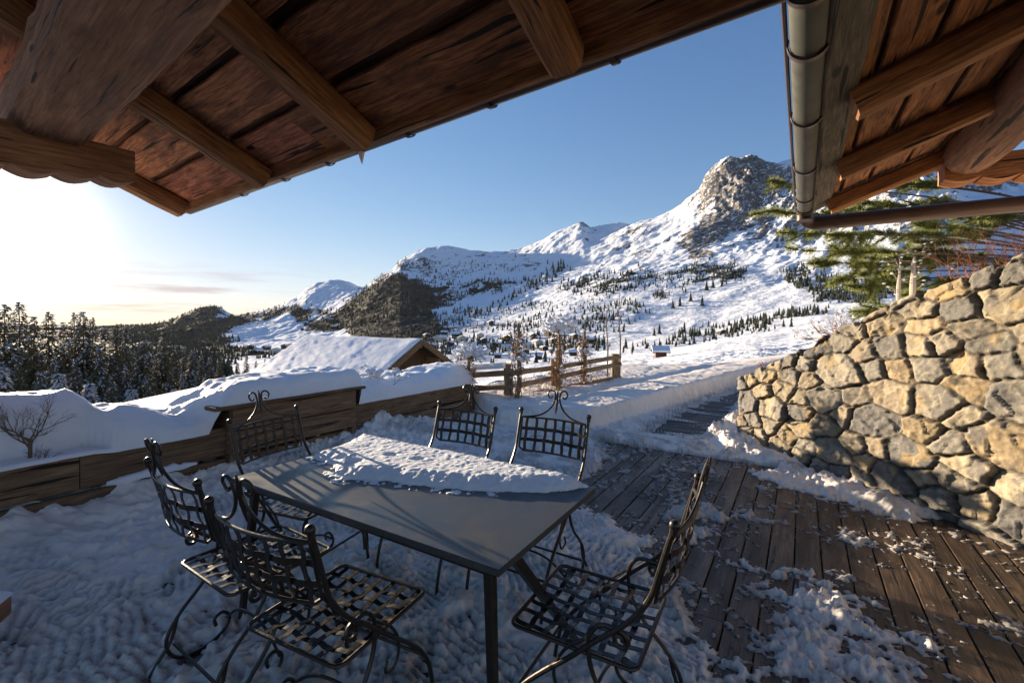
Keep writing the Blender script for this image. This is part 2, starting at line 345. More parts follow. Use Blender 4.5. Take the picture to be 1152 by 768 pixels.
# ------------------------------------------------------------------ the far land: one height function
# each row: distance along the view axis -> (image column, image row) of the land there, turned at once into real heights
ROWS = [
 (5.5, [(-500, 560), (0, 590), (250, 575), (480, 505), (560, 500), (700, 502), (900, 500), (1200, 470), (1700, 420)]),
 (9,  [(-500, 520), (0, 545), (300, 530), (450, 490), (520, 462), (560, 448), (700, 447), (880, 447), (1000, 400), (1200, 350), (1700, 330)]),
 (14, [(-500, 520), (0, 530), (300, 520), (460, 480), (530, 440), (560, 425), (700, 417), (800, 412), (900, 400), (1000, 372), (1200, 345), (1700, 330)]),
 (22, [(-500, 515), (0, 520), (300, 510), (460, 470), (560, 432), (640, 418), (700, 408), (800, 397), (900, 384), (1000, 368), (1200, 345), (1700, 330)]),
 (40, [(-500, 495), (0, 500), (300, 490), (460, 455), (560, 428), (640, 413), (700, 404), (760, 397), (850, 381), (930, 366), (1000, 362), (1200, 348), (1700, 335)]),
 (65, [(-500, 475), (0, 478), (300, 475), (460, 450), (560, 426), (640, 412), (700, 402), (760, 392), (850, 376), (930, 361), (1000, 358), (1200, 345), (1700, 335)]),
 (100, [(-500, 460), (0, 460), (300, 462), (460, 450), (560, 430), (640, 414), (700, 400), (760, 391), (850, 375), (930, 362), (1000, 357), (1200, 345), (1700, 335)]),
 (200, [(-500, 435), (0, 435), (300, 440), (460, 440), (560, 432), (640, 425), (700, 412), (800, 400), (900, 385), (1000, 372), (1200, 350), (1700, 340)]),
 (480, [(-500, 415), (0, 415), (300, 420), (460, 422), (560, 420), (640, 412), (700, 405), (800, 395), (900, 380), (1000, 366), (1200, 345), (1700, 335)]),
 (900, [(-500, 400), (0, 402), (240, 408), (300, 405), (460, 402), (560, 396), (640, 388), (700, 382), (800, 372), (900, 352), (1000, 335), (1200, 320), (1700, 320)]),
 (1400, [(-500, 388), (0, 388), (240, 396), (300, 396), (400, 388), (480, 380), (560, 372), (640, 352), (700, 346), (800, 335), (900, 318), (1000, 300), (1200, 290), (1700, 300)]),
 (2000, [(-500, 380), (0, 380), (200, 384), (300, 382), (380, 372), (450, 345), (520, 350), (600, 340), (700, 312), (780, 306), (860, 300), (930, 290), (1000, 270), (1200, 255), (1700, 280)]),
 (2700, [(-500, 372), (0, 372), (150, 376), (230, 370), (300, 370), (360, 356), (400, 336), (450, 312), (520, 322), (600, 316), (700, 296), (780, 270), (850, 265), (930, 262), (1000, 235), (1200, 220), (1700, 260)]),
 (3500, [(-500, 362), (0, 364), (100, 368), (145, 369), (175, 366), (190, 362), (212, 352), (224, 346.5), (240, 345), (250, 347), (256, 352), (264, 357), (290, 352), (310, 347), (335, 333), (345, 325), (355, 320), (368, 317), (380, 315), (393, 316), (402, 322), (410, 323), (425, 312), (440, 305), (450, 294), (468, 284), (480, 279.5), (500, 277), (515, 279), (530, 282), (560, 283), (580, 281), (592, 277), (610, 270), (625, 262), (640, 256), (652, 251), (656, 250.5), (664, 256), (675, 254), (690, 251), (708, 252), (722, 248), (740, 245), (755, 238), (768, 230), (780, 219), (788, 213), (793, 200), (800, 192), (812, 183), (822, 179.5), (832, 182), (845, 181), (858, 184), (872, 188), (885, 182), (920, 170), (1000, 165), (1100, 185), (1200, 200), (1700, 250)]),
 (4600, [(-500, 366), (0, 367), (240, 366), (400, 345), (500, 312), (650, 290), (820, 235), (1000, 215), (1700, 280)]),
 (9000, [(-500, 361), (100, 364), (130, 366), (165, 366.5), (180, 364.5), (200, 366), (300, 372), (600, 372), (1700, 372)]),
]
RD = np.array([r[0] for r in ROWS]); LRD = np.log(RD)
def ftab(px):
    return np.stack([np.interp(px, [p[0] for p in r[1]], [p[1] for p in r[1]]) for r in ROWS], 0)
PXC = np.linspace(-500, 1700, 2201); TAB = ftab(PXC)
ZT = EYE - (TAB - 360) * RD[:, None] / F      # heights per row and column
def GW(px, r): return 1 - .52 * sstep(470, 1120, px) * sstep(300, 2400, r)
def Fland(X, Y, detail=True):
    X = np.asarray(X, float); Y = np.asarray(Y, float); Yc = np.maximum(Y, RD[0])
    px = np.clip(576 + F * X / Yc, -500, 1699.99); r_ = Yc.copy()
    for _ in range(7): r_ = .4 * r_ + .6 * Yc / GW(px, r_)
    r_ = np.clip(r_, RD[0], RD[-1] - 1); ly = np.log(r_)
    k = np.clip(np.searchsorted(LRD, ly, side='right') - 1, 0, len(RD) - 2)
    t = (ly - LRD[k]) / (LRD[k + 1] - LRD[k]); ci = px + 500; c0 = np.floor(ci).astype(int); cf = ci - c0; c1 = np.minimum(c0 + 1, 2200)
    a = TAB[k, c0] * (1 - cf) + TAB[k, c1] * cf; b = TAB[k + 1, c0] * (1 - cf) + TAB[k + 1, c1] * cf
    ts = t * t * (3 - 2 * t) * .35 + t * .65
    py = a + (b - a) * ts
    z = EYE - (py - 360) * Yc / F
    if detail:
        far = sstep(700, 2600, r_); fr = 1 - sstep(3200, 3500, r_) * .75
        sc1 = 1 / 520.; wx = X + 140 * fbm(X / 700, Y / 700, None, 3, 5); wy = Y + 140 * fbm(X / 700 + 9, Y / 700, None, 3, 6)
        rot = .35 + .45 * sstep(500, 900, px); ca, sa = np.cos(rot), np.sin(rot)
        ba = (wx * ca - wy * sa); aa = (wx * sa + wy * ca)
        rg = ridged(ba / 330., aa / 1150., 6, 21, .52); rl = ridged(wx * sc1, wy * sc1 * .55, 6, 22, .5); mR = sstep(540, 740, px)
        z = z + far * fr * (rg * 74 * mR + rl * 40 * (1 - mR)) * (.45 + .55 * sstep(1900, 2600, r_))
        z = z + far * fbm(X / 60, Y / 60, None, 5, 31, .6) * 11 + far * fr * mR * ridged(ba / 105., aa / 330., 4, 24, .55) * 17 * sstep(2100, 2800, r_)
        z = z + sstep(150, 900, Y) * (1 - far) * fbm(X / 120, Y / 120, None, 5, 41) * 9
        z = z + sstep(16, 60, Y) * (1 - sstep(200, 500, Y)) * fbm(X / 9, Y / 9, None, 3, 51) * .18
        crag = np.exp(-((px - 838) / 42.) ** 2 - ((py - 215) / 34.) ** 2) * far
        z = z + crag * (ridged(X / 70, Y / 110, 6, 77, .62)) * 60
    return z
nx = 960; pxs = np.sort(np.concatenate([np.linspace(-500, 1700, 360), np.linspace(120, 1080, nx - 360) + .01]))
ys = np.concatenate([np.geomspace(13.2, 900, 120)[:-1], np.geomspace(900, 1800, 110)[:-1], np.geomspace(1800, 3650, 260)[:-1], np.geomspace(3650, 9000, 30)])
PX, YY = np.meshgrid(pxs, ys); RR0 = YY; YY = YY * GW(PX, YY); XX = (PX - 576) / F * YY
ZZ = Fland(XX, YY)
# land cover: forest belts and rock, as places on the land (found once by bearing and height)
PYv = 360 + F * (EYE - ZZ) / YY
FOREST = [
 ([(-500, 340), (150, 350), (212, 352), (262, 352), (300, 350), (335, 342), (350, 345), (372, 350), (400, 330), (425, 312), (448, 306), (470, 312), (500, 322), (540, 312), (575, 316), (600, 322), (560, 330), (520, 338), (492, 345), (490, 352), (510, 372), (480, 385), (400, 384), (385, 378), (340, 382), (330, 392), (300, 402), (262, 402), (240, 398), (-500, 400)], 1.0),
 ([(640, 318), (690, 304), (730, 300), (745, 308), (790, 296), (838, 302), (836, 314), (800, 318), (760, 330), (742, 338), (720, 330), (690, 330), (655, 334), (628, 330)], .95),
 ([(480, 356), (520, 350), (560, 352), (600, 340), (640, 334), (690, 332), (720, 340), (735, 352), (700, 375), (660, 385), (600, 380), (560, 372), (520, 378)], .62),
 ([(400, 378), (500, 376), (600, 376), (680, 382), (700, 398), (640, 410), (400, 412)], .42),
 ([(870, 303), (900, 300), (945, 308), (985, 316), (1010, 330), (985, 345), (960, 340), (930, 345), (905, 330), (888, 320)], .7),
 ([(440, 296), (470, 290), (560, 296), (600, 300), (590, 312), (540, 310), (500, 318), (450, 306)], .55),
 ([(590, 302), (640, 296), (640, 312), (600, 320)], .25),
 ([(760, 300), (790, 290), (830, 290), (840, 300), (800, 305), (770, 308)], .5),
 ([(780, 372), (880, 352), (930, 345), (935, 356), (860, 372), (800, 388), (720, 396)], .75),
]
CLEAR = [[(262, 368), (290, 360), (325, 352), (336, 362), (352, 360), (345, 372), (392, 371), (398, 382), (330, 400), (290, 396), (262, 390), (246, 380)],
         [(340, 355), (352, 350), (372, 355), (352, 362)], [(215, 344), (262, 344), (258, 356), (205, 357)],
         [(345, 322), (400, 314), (402, 330), (372, 345), (352, 338)]]
fo = np.zeros_like(PYv); wob = fbm(XX / 90, YY / 90, None, 5, 61, .6)
for poly, dn in FOREST:
    sdv = sdpoly(poly, PX, PYv); fo = np.maximum(fo, dn * sstep(-4, 6, sdv + wob * 9))
for poly in CLEAR:
    sdv = sdpoly(poly, PX, PYv); fo = fo * (1 - .93 * sstep(-2, 3, sdv + wob * 7))
fo = np.maximum(fo, sstep(8, -8, PX - 255 + wob * 30) * sstep(45, 70, RR0) * .9)
cl_ = sstep(440, 580, PX + wob * 60) * sstep(300, 400, RR0); fo = fo * (1 - cl_ + cl_ * (.22 + .78 * sstep(-.16, .18, fbm(XX / 95, YY / 95, None, 4, 66, .6))))
fo = fo * np.where(PX < 256, 1, sstep(300, 600, YY)); fog = fo * (1 - .34 * sstep(420, 600, PX))
dzx = np.gradient(ZZ, axis=1) / np.maximum(np.gradient(XX, axis=1), 1e-3); dzy = np.gradient(ZZ, axis=0) / np.gradient(YY, axis=0)
slope = np.hypot(dzx, dzy)
cragm = np.maximum.reduce([sdpoly(p, PX, PYv) for p in (
    [(786, 226), (792, 198), (806, 186), (822, 178), (850, 176), (874, 184), (868, 200), (850, 212), (838, 228), (826, 250), (806, 240), (800, 225)],
    [(770, 262), (800, 240), (838, 244), (836, 256), (800, 280), (776, 290), (765, 276)], [(650, 247), (662, 250), (668, 258), (656, 256)],
    [(846, 176), (880, 180), (884, 200), (866, 208), (850, 205)])])
rk = sstep(-6, 5, cragm + wob * 9 + fbm(XX / 35, ZZ / 22, None, 4, 91) * 9) * .95
rk = np.maximum(rk, sstep(1.05, 1.45, slope + wob * .35) * sstep(1500, 2600, RR0) * .8)
rk = np.maximum(rk, sstep(.1, .5, fbm(XX / 50, ZZ / 14, None, 5, 95, .65)) * sstep(430, 470, PX) * (1 - sstep(600, 640, PX)) * sstep(274, 282, PYv) * (1 - sstep(300, 316, PYv)) * .8)
ar_ = .75; bb_ = XX * math.cos(ar_) - YY * math.sin(ar_); aa_ = XX * math.sin(ar_) + YY * math.cos(ar_)
stk = ridged(bb_ / 70., aa_ / 190., 4, 97, .6) + .5 * fbm(XX / 260, YY / 260, None, 3, 98)
rk = np.maximum(rk, sstep(.42, .60, stk) * sstep(640, 720, PX) * sstep(2250, 2700, RR0) * sstep(300, 285, PYv) * .85)
cover = np.stack([np.clip(fog, 0, 1), np.clip(rk, 0, 1), np.zeros_like(fo)], -1)
def land_mat():
    m, nt, b = mat_new('snowy_land'); att = N(nt, 'ShaderNodeAttribute', _attribute_name='Col'); s = N(nt, 'ShaderNodeSeparateColor'); nt.links.new(att.outputs['Color'], s.inputs[0])
    pos = N(nt, 'ShaderNodeNewGeometry').outputs['Position']
    nA = noise(nt, pos, .055, 8, .72); nB = noise(nt, pos, .012, 8, .62); nC = noise(nt, pos, .5, 5, .6)
    rock = mixc(nt, mrange(nt, nB, .35, .65), (.075, .07, .068), (.20, .175, .15))
    rock = mixc(nt, mrange(nt, nA, .52, .6, 0, .9), rock, (.72, .75, .80))
    woods = mixc(nt, mrange(nt, nB, .38, .62), (.008, .012, .013), (.019, .019, .018))
    woods = mixc(nt, mrange(nt, nA, .6, .7, 0, .3), woods, (.45, .48, .55))
    snow = mixc(nt, mrange(nt, nB, .3, .7), (.82, .85, .90), (.76, .80, .86))
    spots = mrange(nt, nA, .66, .70, 0, .55); snow = mixc(nt, spots, snow, (.12, .11, .10))
    c = mixc(nt, mrange(nt, nA, .3, .7, 0, 1), snow, snow)
    def thr(ch):
        mm = N(nt, 'ShaderNodeMath', _operation='ADD'); nt.links.new(ch, mm.inputs[0]); nt.links.new(mrange(nt, nA, .3, .7, -.35, .35), mm.inputs[1]); return mrange(nt, mm.outputs[0], .42, .58)
    c = mixc(nt, thr(s.outputs[1]), c, rock); c = mixc(nt, thr(s.outputs[0]), c, woods)
    nt.links.new(c, b.inputs['Base Color']); b.inputs['Roughness'].default_value = .8; b.inputs['Specular IOR Level'].default_value = .15
    p = bump(nt, b, nB, .7, 25); p = bump(nt, b, nA, .6, 5, p); bump(nt, b, nC, .15, .3, p)
    return m
LAND = land_mat()
tag(grid_obj('ground', np.stack([XX, YY, ZZ - .02], -1), LAND, cover), kind='structure')

# ------------------------------------------------------------------ terrace: planter line, wall line
PA = np.array([-3.37, 2.99])                        # a point on the planter's front face; it runs along U
PS = lambda X, Y: (X - PA[0]) * U[0] + (Y - PA[1]) * U[1]     # distance along the planter
PD = lambda X, Y: (X - PA[0]) * V[0] + (Y - PA[1]) * V[1]     # distance in front of it (towards the terrace)
PEND = 5.15
WP = np.array([(3.45, 6.0), (2.84, 5.6), (3.02, 4.85), (3.20, 4.18), (3.36, 3.6), (3.49, 3.11), (3.68, 2.4), (3.90, 1.6), (4.1, .9)])
WLEN = np.concatenate([[0], np.cumsum(np.hypot(*np.diff(WP, axis=0).T))])
def wall_pt(t):
    return np.stack([np.interp(t, WLEN, WP[:, 0]), np.interp(t, WLEN, WP[:, 1])], -1)
def wall_top(t): return np.interp(t, [0, WLEN[1], WLEN[1] + .8, WLEN[1] + 1.75, WLEN[1] + 2.55, WLEN[1] + 4.0, WLEN[-1]], [.72, .80, 1.18, 1.66, 1.97, 2.3, 2.4])
def wall_side(X, Y):
    """positive = behind the wall (uphill side); second value the wall parameter"""
    best = np.full(np.shape(X), 1e9); sgn = np.zeros(np.shape(X)); tt = np.zeros(np.shape(X))
    for i in range(1, len(WP) - 1):
        a = WP[i]; b = WP[i + 1]; e = b - a; l2 = e @ e
        t = ((X - a[0]) * e[0] + (Y - a[1]) * e[1]) / l2; tc_ = np.clip(t, 0, 1)
        d = np.hypot(X - a[0] - e[0] * tc_, Y - a[1] - e[1] * tc_)
        s = -(e[0] * (Y - a[1]) - e[1] * (X - a[0])) * -1
        m = d < best; best = np.where(m, d, best); sgn = np.where(m, np.sign(e[0] * (Y - a[1]) - e[1] * (X - a[0])), sgn); tt = np.where(m, WLEN[i] + tc_ * np.sqrt(l2), tt)
    return best * sgn, tt

# ------------------------------------------------------------------ deck of the terrace and the plank path
mb = MB(); PWID = 0.146; S_END = 5.45
a = -5.0
while a < 3.6:
    c_t = 0.75 + random.random() * .5; cc = (c_t, c_t * (.96 + random.random() * .06), c_t * (.93 + random.random() * .08))
    s0 = -3.5; s1 = S_END + random.uniform(-.03, .03)
    cuts = [s0] + sorted(random.uniform(s0 + 1, s1 - .6) for _ in range(2)) + [s1]
    for q in range(3):
        k2 = c_t * random.uniform(.8, 1.15)
        p0 = uv2(cuts[q] + .002, a + PWID / 2, -.0225 + random.uniform(-.002, .002)); p1 = uv2(cuts[q + 1] - .002, a + PWID / 2, -.0225 + random.uniform(-.002, .002))
        sweep(mb, seg(p0, p1, 6), rect_prof(PWID - .008, .045, .004), (0, 0, 1), None, True, 0, (k2, k2 * .97, k2 * .94))
    a += PWID
tag(mb.build('deck', W_DECK), kind='structure')
mb = MB(); s = S_END + .08
while s < 13.5:
    k = random.uniform(.7, 1.15)
    a0, a1 = -1.6 - .02 * s, 3.4 + (s - S_END) * .9
    sweep(mb, seg(uv2(s, a0, -.03 + random.uniform(-.004, .004)), uv2(s, a1, -.03), 4), rect_prof(.135, .045, .005), (0, 0, 1), None, True, 0, (k * .8, k * .78, k * .76))
    s += .15
tag(mb.build('path', W_DECK), kind='structure')

# ------------------------------------------------------------------ snow lying on the terrace
xs = np.concatenate([np.arange(-7.5, -2.8, .03), np.arange(-2.8, 2.9, .0125), np.arange(2.9, 10, .03)]); yv = [-2.0]
while yv[-1] < 15.4: yv.append(yv[-1] + (.0125 if 1.0 < yv[-1] < 3.8 else .02 if 0.3 < yv[-1] < 5.5 else (.08 if yv[-1] < 0.3 else .02 + (yv[-1] - 5.5) * .005)))
yv = np.array(yv); X, Y = np.meshgrid(xs, yv); Ys = np.maximum(Y, .05)
ppx = 576 + F * X / Ys; ppy = np.where(Y > .4, 360 + F * EYE / Ys, 2500)
n_lo = fbm(X * 1.7, Y * 1.7, None, 5, 101, .6); n_md = fbm(X * 7, Y * 7, None, 5, 111, .62); n_hi = fbm(X * 26, Y * 26, None, 3, 121, .6)
# cover: mostly snowed on the left, thinning to bare boards on the right (areas of the terrace, in metres)
def gp(pts): return [ground(*p) for p in pts]
full = gp([(-900, 640), (-300, 560), (200, 520), (480, 470), (560, 463), (668, 486), (676, 520), (640, 560), (690, 585), (735, 610), (700, 640), (740, 700), (800, 768), (1000, 1500), (-900, 1600)])
cov = sstep(-.25, .3, sdpoly(full, X, Y)) * 1.7 - .62
for pts, amp in ((gp([(845, 533), (880, 528), (960, 545), (1050, 580), (1030, 590), (930, 560), (870, 548)]), 1.5),
                 (gp([(868, 630), (925, 640), (990, 690), (1045, 730), (1020, 790), (900, 800), (850, 800), (880, 700)]), 1.05),
                 (gp([(780, 600), (815, 610), (850, 640), (800, 640)]), .55), (gp([(760, 470), (800, 488), (840, 500), (850, 520), (800, 515), (740, 505)]), .35),
                 (gp([(690, 600), (745, 640), (800, 720), (830, 768), (740, 768), (700, 680)]), .9),
                 (gp([(800, 575), (850, 578), (850, 588), (800, 586)]), .7), (gp([(745, 560), (780, 556), (800, 600), (760, 610)]), .65),
                 (gp([(930, 600), (1010, 606), (1030, 622), (960, 616)]), .62), (gp([(700, 520), (830, 525), (830, 535), (700, 530)]), .35)):
    cov = cov + amp * sstep(-.16, .14, sdpoly(pts, X, Y) + n_md * .08)
cov = cov + n_lo * .45 + n_md * .75 + n_hi * .36
# path beyond the deck end: streaky thin snow in the joints of the planks
Sx = X * U[0] + Y * U[1]; Ax = X * V[0] + Y * V[1]
onpath = sstep(S_END - .05, S_END + .1, Sx)
streak = fbm(Sx * 9, Ax * 1.3, None, 4, 131) * 1.1 + n_lo * .5 + .6 * (np.abs(((Sx - S_END) / .15) % 1 - .5) > .38)
pc = gp([(705, 490), (755, 458), (855, 420), (1000, 420), (860, 465), (838, 478), (815, 492)])
pin = sstep(-.3, .35, sdpoly(pc, X, Y))
cov = np.where(onpath > .5, (.75 - 1.15 * pin) + streak * .55, cov)
n_cr = np.abs(fbm(X * 48, Y * 48, None, 2, 127)); n_cl = sstep(.05, .45, fbm(X * 13, Y * 13, None, 3, 129, .6))
n_dir = fbm((X * .8 + Y * .6) * 14, (X * .6 - Y * .8) * 3.2, None, 4, 125, .6)
crumb = .8 * sstep(.44, .58, n_hi + .35 * n_md) * sstep(-.15, .15, n_lo + .5 * n_md) * (Y < 6)
thick = .030 * sstep(-.1, 1.1, cov) + .008 * sstep(-.06, .06, cov)
# boot prints and shovel ribs trodden into it
rib = np.zeros_like(X)
for (cx0, cy0, ang, L_, W_, per) in [(.62, 2.75, .6, .7, .16, .034), (.2, 3.3, .5, .9, .2, .034), (-.25, 3.9, .9, .7, .2, .034), (.95, 1.45, 1.25, .7, .22, .04), (1.25, 1.85, .2, .5, .12, .034), (-1.95, 1.95, 1.15, .9, .5, .045), (-1.55, 1.5, 1.2, .8, .5, .05), (-.3, 1.7, .3, .8, .16, .034), (1.0, 2.6, -.5, .6, .14, .034), (-.95, 3.9, .4, .7, .18, .034), (1.75, 1.6, .9, .7, .14, .036), (-1.0, 1.2, 1.3, .8, .4, .045), (.1, 1.25, .5, .9, .16, .036), (-.6, 2.4, .9, .7, .16, .034)]:
    dx, dy = X - cx0, Y - cy0; u_ = dx * math.cos(ang) + dy * math.sin(ang); v_ = -dx * math.sin(ang) + dy * math.cos(ang)
    en = sstep(W_ * 1.1, W_ * .8, np.abs(v_)) * sstep(L_ * .55, L_ * .4, np.abs(u_)); rib += en * (np.sin(u_ * 2 * math.pi / (per * 1.35) + n_md * 2.2 + 9 * np.abs(v_)) * .012 - .008)
rq = np.random.RandomState(15)
for _ in range(58):
    cx0, cy0 = rq.uniform(-2.6, 2.0), rq.uniform(1.0, 5.0); ang = rq.choice([.45, .55, .7, 1.1, -.4]) + rq.normal(0, .15); L_ = rq.uniform(.35, 1.1); W_ = rq.uniform(.07, .15); per = rq.uniform(.042, .054); cv = rq.normal(0, .35)
    dx, dy = X - cx0, Y - cy0; u_ = dx * math.cos(ang) + dy * math.sin(ang); v_ = -dx * math.sin(ang) + dy * math.cos(ang) + cv * u_ ** 2
    en = sstep(W_ * 1.15, W_ * .9, np.abs(v_)) * sstep(L_ * .55, L_ * .48, np.abs(u_)); sq = np.tanh(2.2 * np.sin(u_ * 2 * math.pi / per + 7 * np.abs(v_) + n_md * 1.2)); rib = rib * (1 - en) + en * (sq * .0085 - .010)
rr = np.random.RandomState(5); fp = np.zeros_like(X)
for _ in range(190):
    fx, fy, fa = rr.uniform(-3.6, 2.4), rr.uniform(.9, 5.6), rr.uniform(0, 6.28)
    if rr.rand() < .5: fx, fy = rr.uniform(-3.2, -1.2), rr.uniform(.9, 3)
    dx, dy = X - fx, Y - fy; u_ = (dx * math.cos(fa) + dy * math.sin(fa)) / .14; v_ = (-dx * math.sin(fa) + dy * math.cos(fa)) / .05
    e = np.exp(-(u_ ** 4 + v_ ** 4)); fp += e * (-.026) + np.exp(-((np.hypot(u_, v_) - 1.25) / .22) ** 2) * .006
smooth_l = sstep(-1.5, -2.4, X + (Y - 2) * .4)
H = thick * (1 + .40 * n_md + .45 * n_hi) + (rib + fp * .8 + (n_md * .003 + np.abs(n_hi) * .008 + n_dir * .005 + n_cr * .009 + sstep(.15, .3, n_md + .5 * n_hi) * .013) * (1 - .7 * smooth_l)) * sstep(.0, .03, thick) - .007
H = np.where(thick < .004, -.05, H); fringe = sstep(-.8, 0, cov) * (Y < 6) * (Sx < S_END); H = np.where((thick < .004) & (n_hi * .8 + n_cr * .8 + .5 * n_md > .80 - .62 * fringe) & (fringe > .15), .0015 + .004 * n_cr, H)
H = np.where(crumb > .02, np.maximum(H, -.004 + .016 * crumb), H)
# drift against the planter
pd = PD(X, Y) + n_lo * .12; ps = PS(X, Y)
drift = .17 * np.exp(-np.maximum(pd, 0) / .36) * (1 + .5 * n_lo + .18 * n_md) + .05 * np.exp(-np.maximum(pd, 0) / 1.2) + .14 * np.exp(-np.maximum(pd, 0) / .4) * sstep(2.6, 3.4, ps)
drift *= sstep(PEND + .9, PEND - .2, ps) * sstep(7.0, 5.4, Y)
H = H + np.where(pd > -.2, drift * (1 + .14 * n_md), 0)
for pts, h_, wd in ((gp([(590, 650), (640, 640), (640, 655), (590, 665)]), .02, .1),
                  (gp([(832, 452), (839, 452), (836, 498), (812, 494), (798, 494), (822, 478)]), .20, .12), (gp([(800, 492), (836, 492), (850, 512), (820, 510)]), .12, .12),
                  (gp([(838, 497), (850, 500), (905, 530), (890, 534), (845, 515)]), .08, .08), (gp([(900, 533), (960, 545), (1040, 578), (1030, 586), (940, 556)]), .045, .06),
                  (gp([(868, 640), (905, 650), (975, 700), (950, 715), (890, 670)]), .04, .07), (gp([(650, 700), (740, 655), (760, 690), (700, 768), (650, 768)]), .03, .12)):
    sdv = sdpoly(pts, X, Y) + n_md * .03 + n_lo * .03; H = np.maximum(H, H + h_ * sstep(-wd, wd, sdv) * (1 + .16 * n_md + .05 * n_hi + .35 * n_lo))
# the deep, cut bank beyond the path
bank = [(-.75, 7.6), (-.2, 6.35), (1.05, 6.0), (2.62, 7.7), (6.3, 11.75), (9.5, 15), (12, 20), (-3, 20), (-3, 9)]
sb = sdpoly(bank, X, Y) + n_md * .03
bt = sstep(0, .11, sb); softrise = sstep(-.9, 0, sb) * .05
tracks = sum(.05 * np.exp(-(((X * .73 - Y * .68) - o_) / .16) ** 2) for o_ in (-3.4, -4.4, -2.9)) * sstep(.3, .8, sb)
H = H * (1 - bt) + bt * (.27 + .05 * n_lo + .006 * n_md + .003 * n_hi) + softrise * (Sx > S_END) - tracks
# ground behind the stone wall
wd_, wt = wall_side(X, Y)
beh = (wd_ > 0) & (X > 2.86) & (wt > WLEN[1] + .01)
hb = wall_top(wt) - .12 + sstep(.3, 1.5, wd_) * .22 + n_lo * .12 + n_md * .03
yon = Sx - (5.6 * .843 + 2.84 * .537)
H = np.where(beh, np.where(wd_ < .42, -.3, 0) + np.maximum(hb - np.maximum(0, yon) * .32 * 1.0, .22 + n_lo * .04) , H)
rsd = sdpoly([(2.84, 5.5), (3.9, 6.9), (7.7, 11.5), (12, 16), (14, 3), (3.0, 5.5)], X, Y)
H = np.where(~beh & (rsd > 0), H + sstep(0, .25, rsd) * .20 + .4 * sstep(.2, 2.2, rsd), H)
# beyond the planter everything falls to the land
Fz = Fland(X, Y)
out = (PD(X, Y) < -.5) | ((ps > PEND + .5) & (PD(X, Y) < -.2) & (sb < -.3))
H = np.where(out, np.minimum(Fz, H) , H)
bl = sstep(12.2, 15.2, Y); left_fall = sstep(0, 1.5, (-PD(X, Y)) - .6) * (ps > PEND)
H = H * (1 - bl) + (Fz + .03) * bl
H = H * (1 - left_fall) + Fz * left_fall
vis = H > -.045
Hc = np.where(vis, H, -.06); thin = (H < .008) & (Y < 6)
dirt = 1 - .30 * sstep(.35, -.05, cov) * (1 - bt); dirt = dirt * np.where(thin, .72, 1); dirt = np.where(beh | (bt > .5) | out, 1, dirt)
dirt = dirt * (1 - .22 * sstep(.0, -.02, rib) * (Y < 6)) * (1 - .34 * sstep(.0, .5, n_lo + n_md) * (1 - smooth_l) * (bt < .2) * (Y < 6))
SNG = grid_obj('snow_cover', np.stack([X, Y, Hc], -1), SNOWD, np.stack([dirt, dirt * .985, dirt * .96], -1), mask=vis | (X < -4))
tag(SNG, 'trampled snow spread over the terrace boards and banked beyond them', 'snow', kind='stuff')
Hgrid = lambda x, y: float(Hc[min(len(yv) - 1, np.searchsorted(yv, y)), min(len(xs) - 1, int(np.searchsorted(xs, x)))])

# ------------------------------------------------------------------ planter of wooden boards with its snow
pl = empty('wooden_planter', (PA[0], PA[1], 0), 0, 'low brown board planter heaped with snow along the left edge of the terrace', 'planter')
def pp(s_, d_, z_): return (U[0] * s_ + V[0] * d_, U[1] * s_ + V[1] * d_, z_)     # in the planter's own space
mb = MB()
for (z0, z1, d_) in ((0.0, .265, .015), (.285, .545, -.02)):
    s_ = -5.2
    while s_ < PEND:
        e_ = min(PEND, s_ + random.choice([2.2, 2.6, 3.0])); k = random.uniform(.8, 1.15)
        if PEND - e_ < .5: e_ = PEND
        sweep(mb, seg(pp(s_, d_ - .03, (z0 + z1) / 2), pp(e_ - .006, d_ - .03, (z0 + z1) / 2), 10), rect_prof(.06, z1 - z0, .008), (0, 0, 1), None, True, 0, (k, k * .97, k * .94), .004)
        s_ = e_
mb.build('board', W_PLANT, pl)
mb = MB()
for sa, sb_, z1, dd in ((1.42, 2.78, .735, .05),):
    for (z0, zz1) in ((.30, .505), (.515, .715)):
        beam(mb, pp(sa, dd, (z0 + zz1) / 2), pp(sb_, dd, (z0 + zz1) / 2), .035, zz1 - z0, bev=.004, c=(1.15, 1.12, 1.08))
    beam(mb, pp(sb_ - .02, dd - .02, .0), pp(sb_ - .02, dd - .02, .73), .06, .04, up=(U[0], U[1], 0))
    beam(mb, pp(sb_ + .0, dd + .0, .36), pp(sb_ + .0, dd - .6, .36), .03, .72)
    beam(mb, pp(sa, dd + .0, .36), pp(sa, dd - .6, .36), .03, .72)
mb.build('raised_panel', W_PLANT, pl)
mb = MB(); beam(mb, pp(1.25, .02, .742), pp(2.88, .02, .742), .20, .035, c=(.8, .78, .74)); mb.build('cap_board', W_PLANT, pl)
mb = MB(); beam(mb, pp(PEND, -.05, .27), pp(PEND, -1.2, .27), .06, .54); mb.build('end_board', W_PLANT, pl)
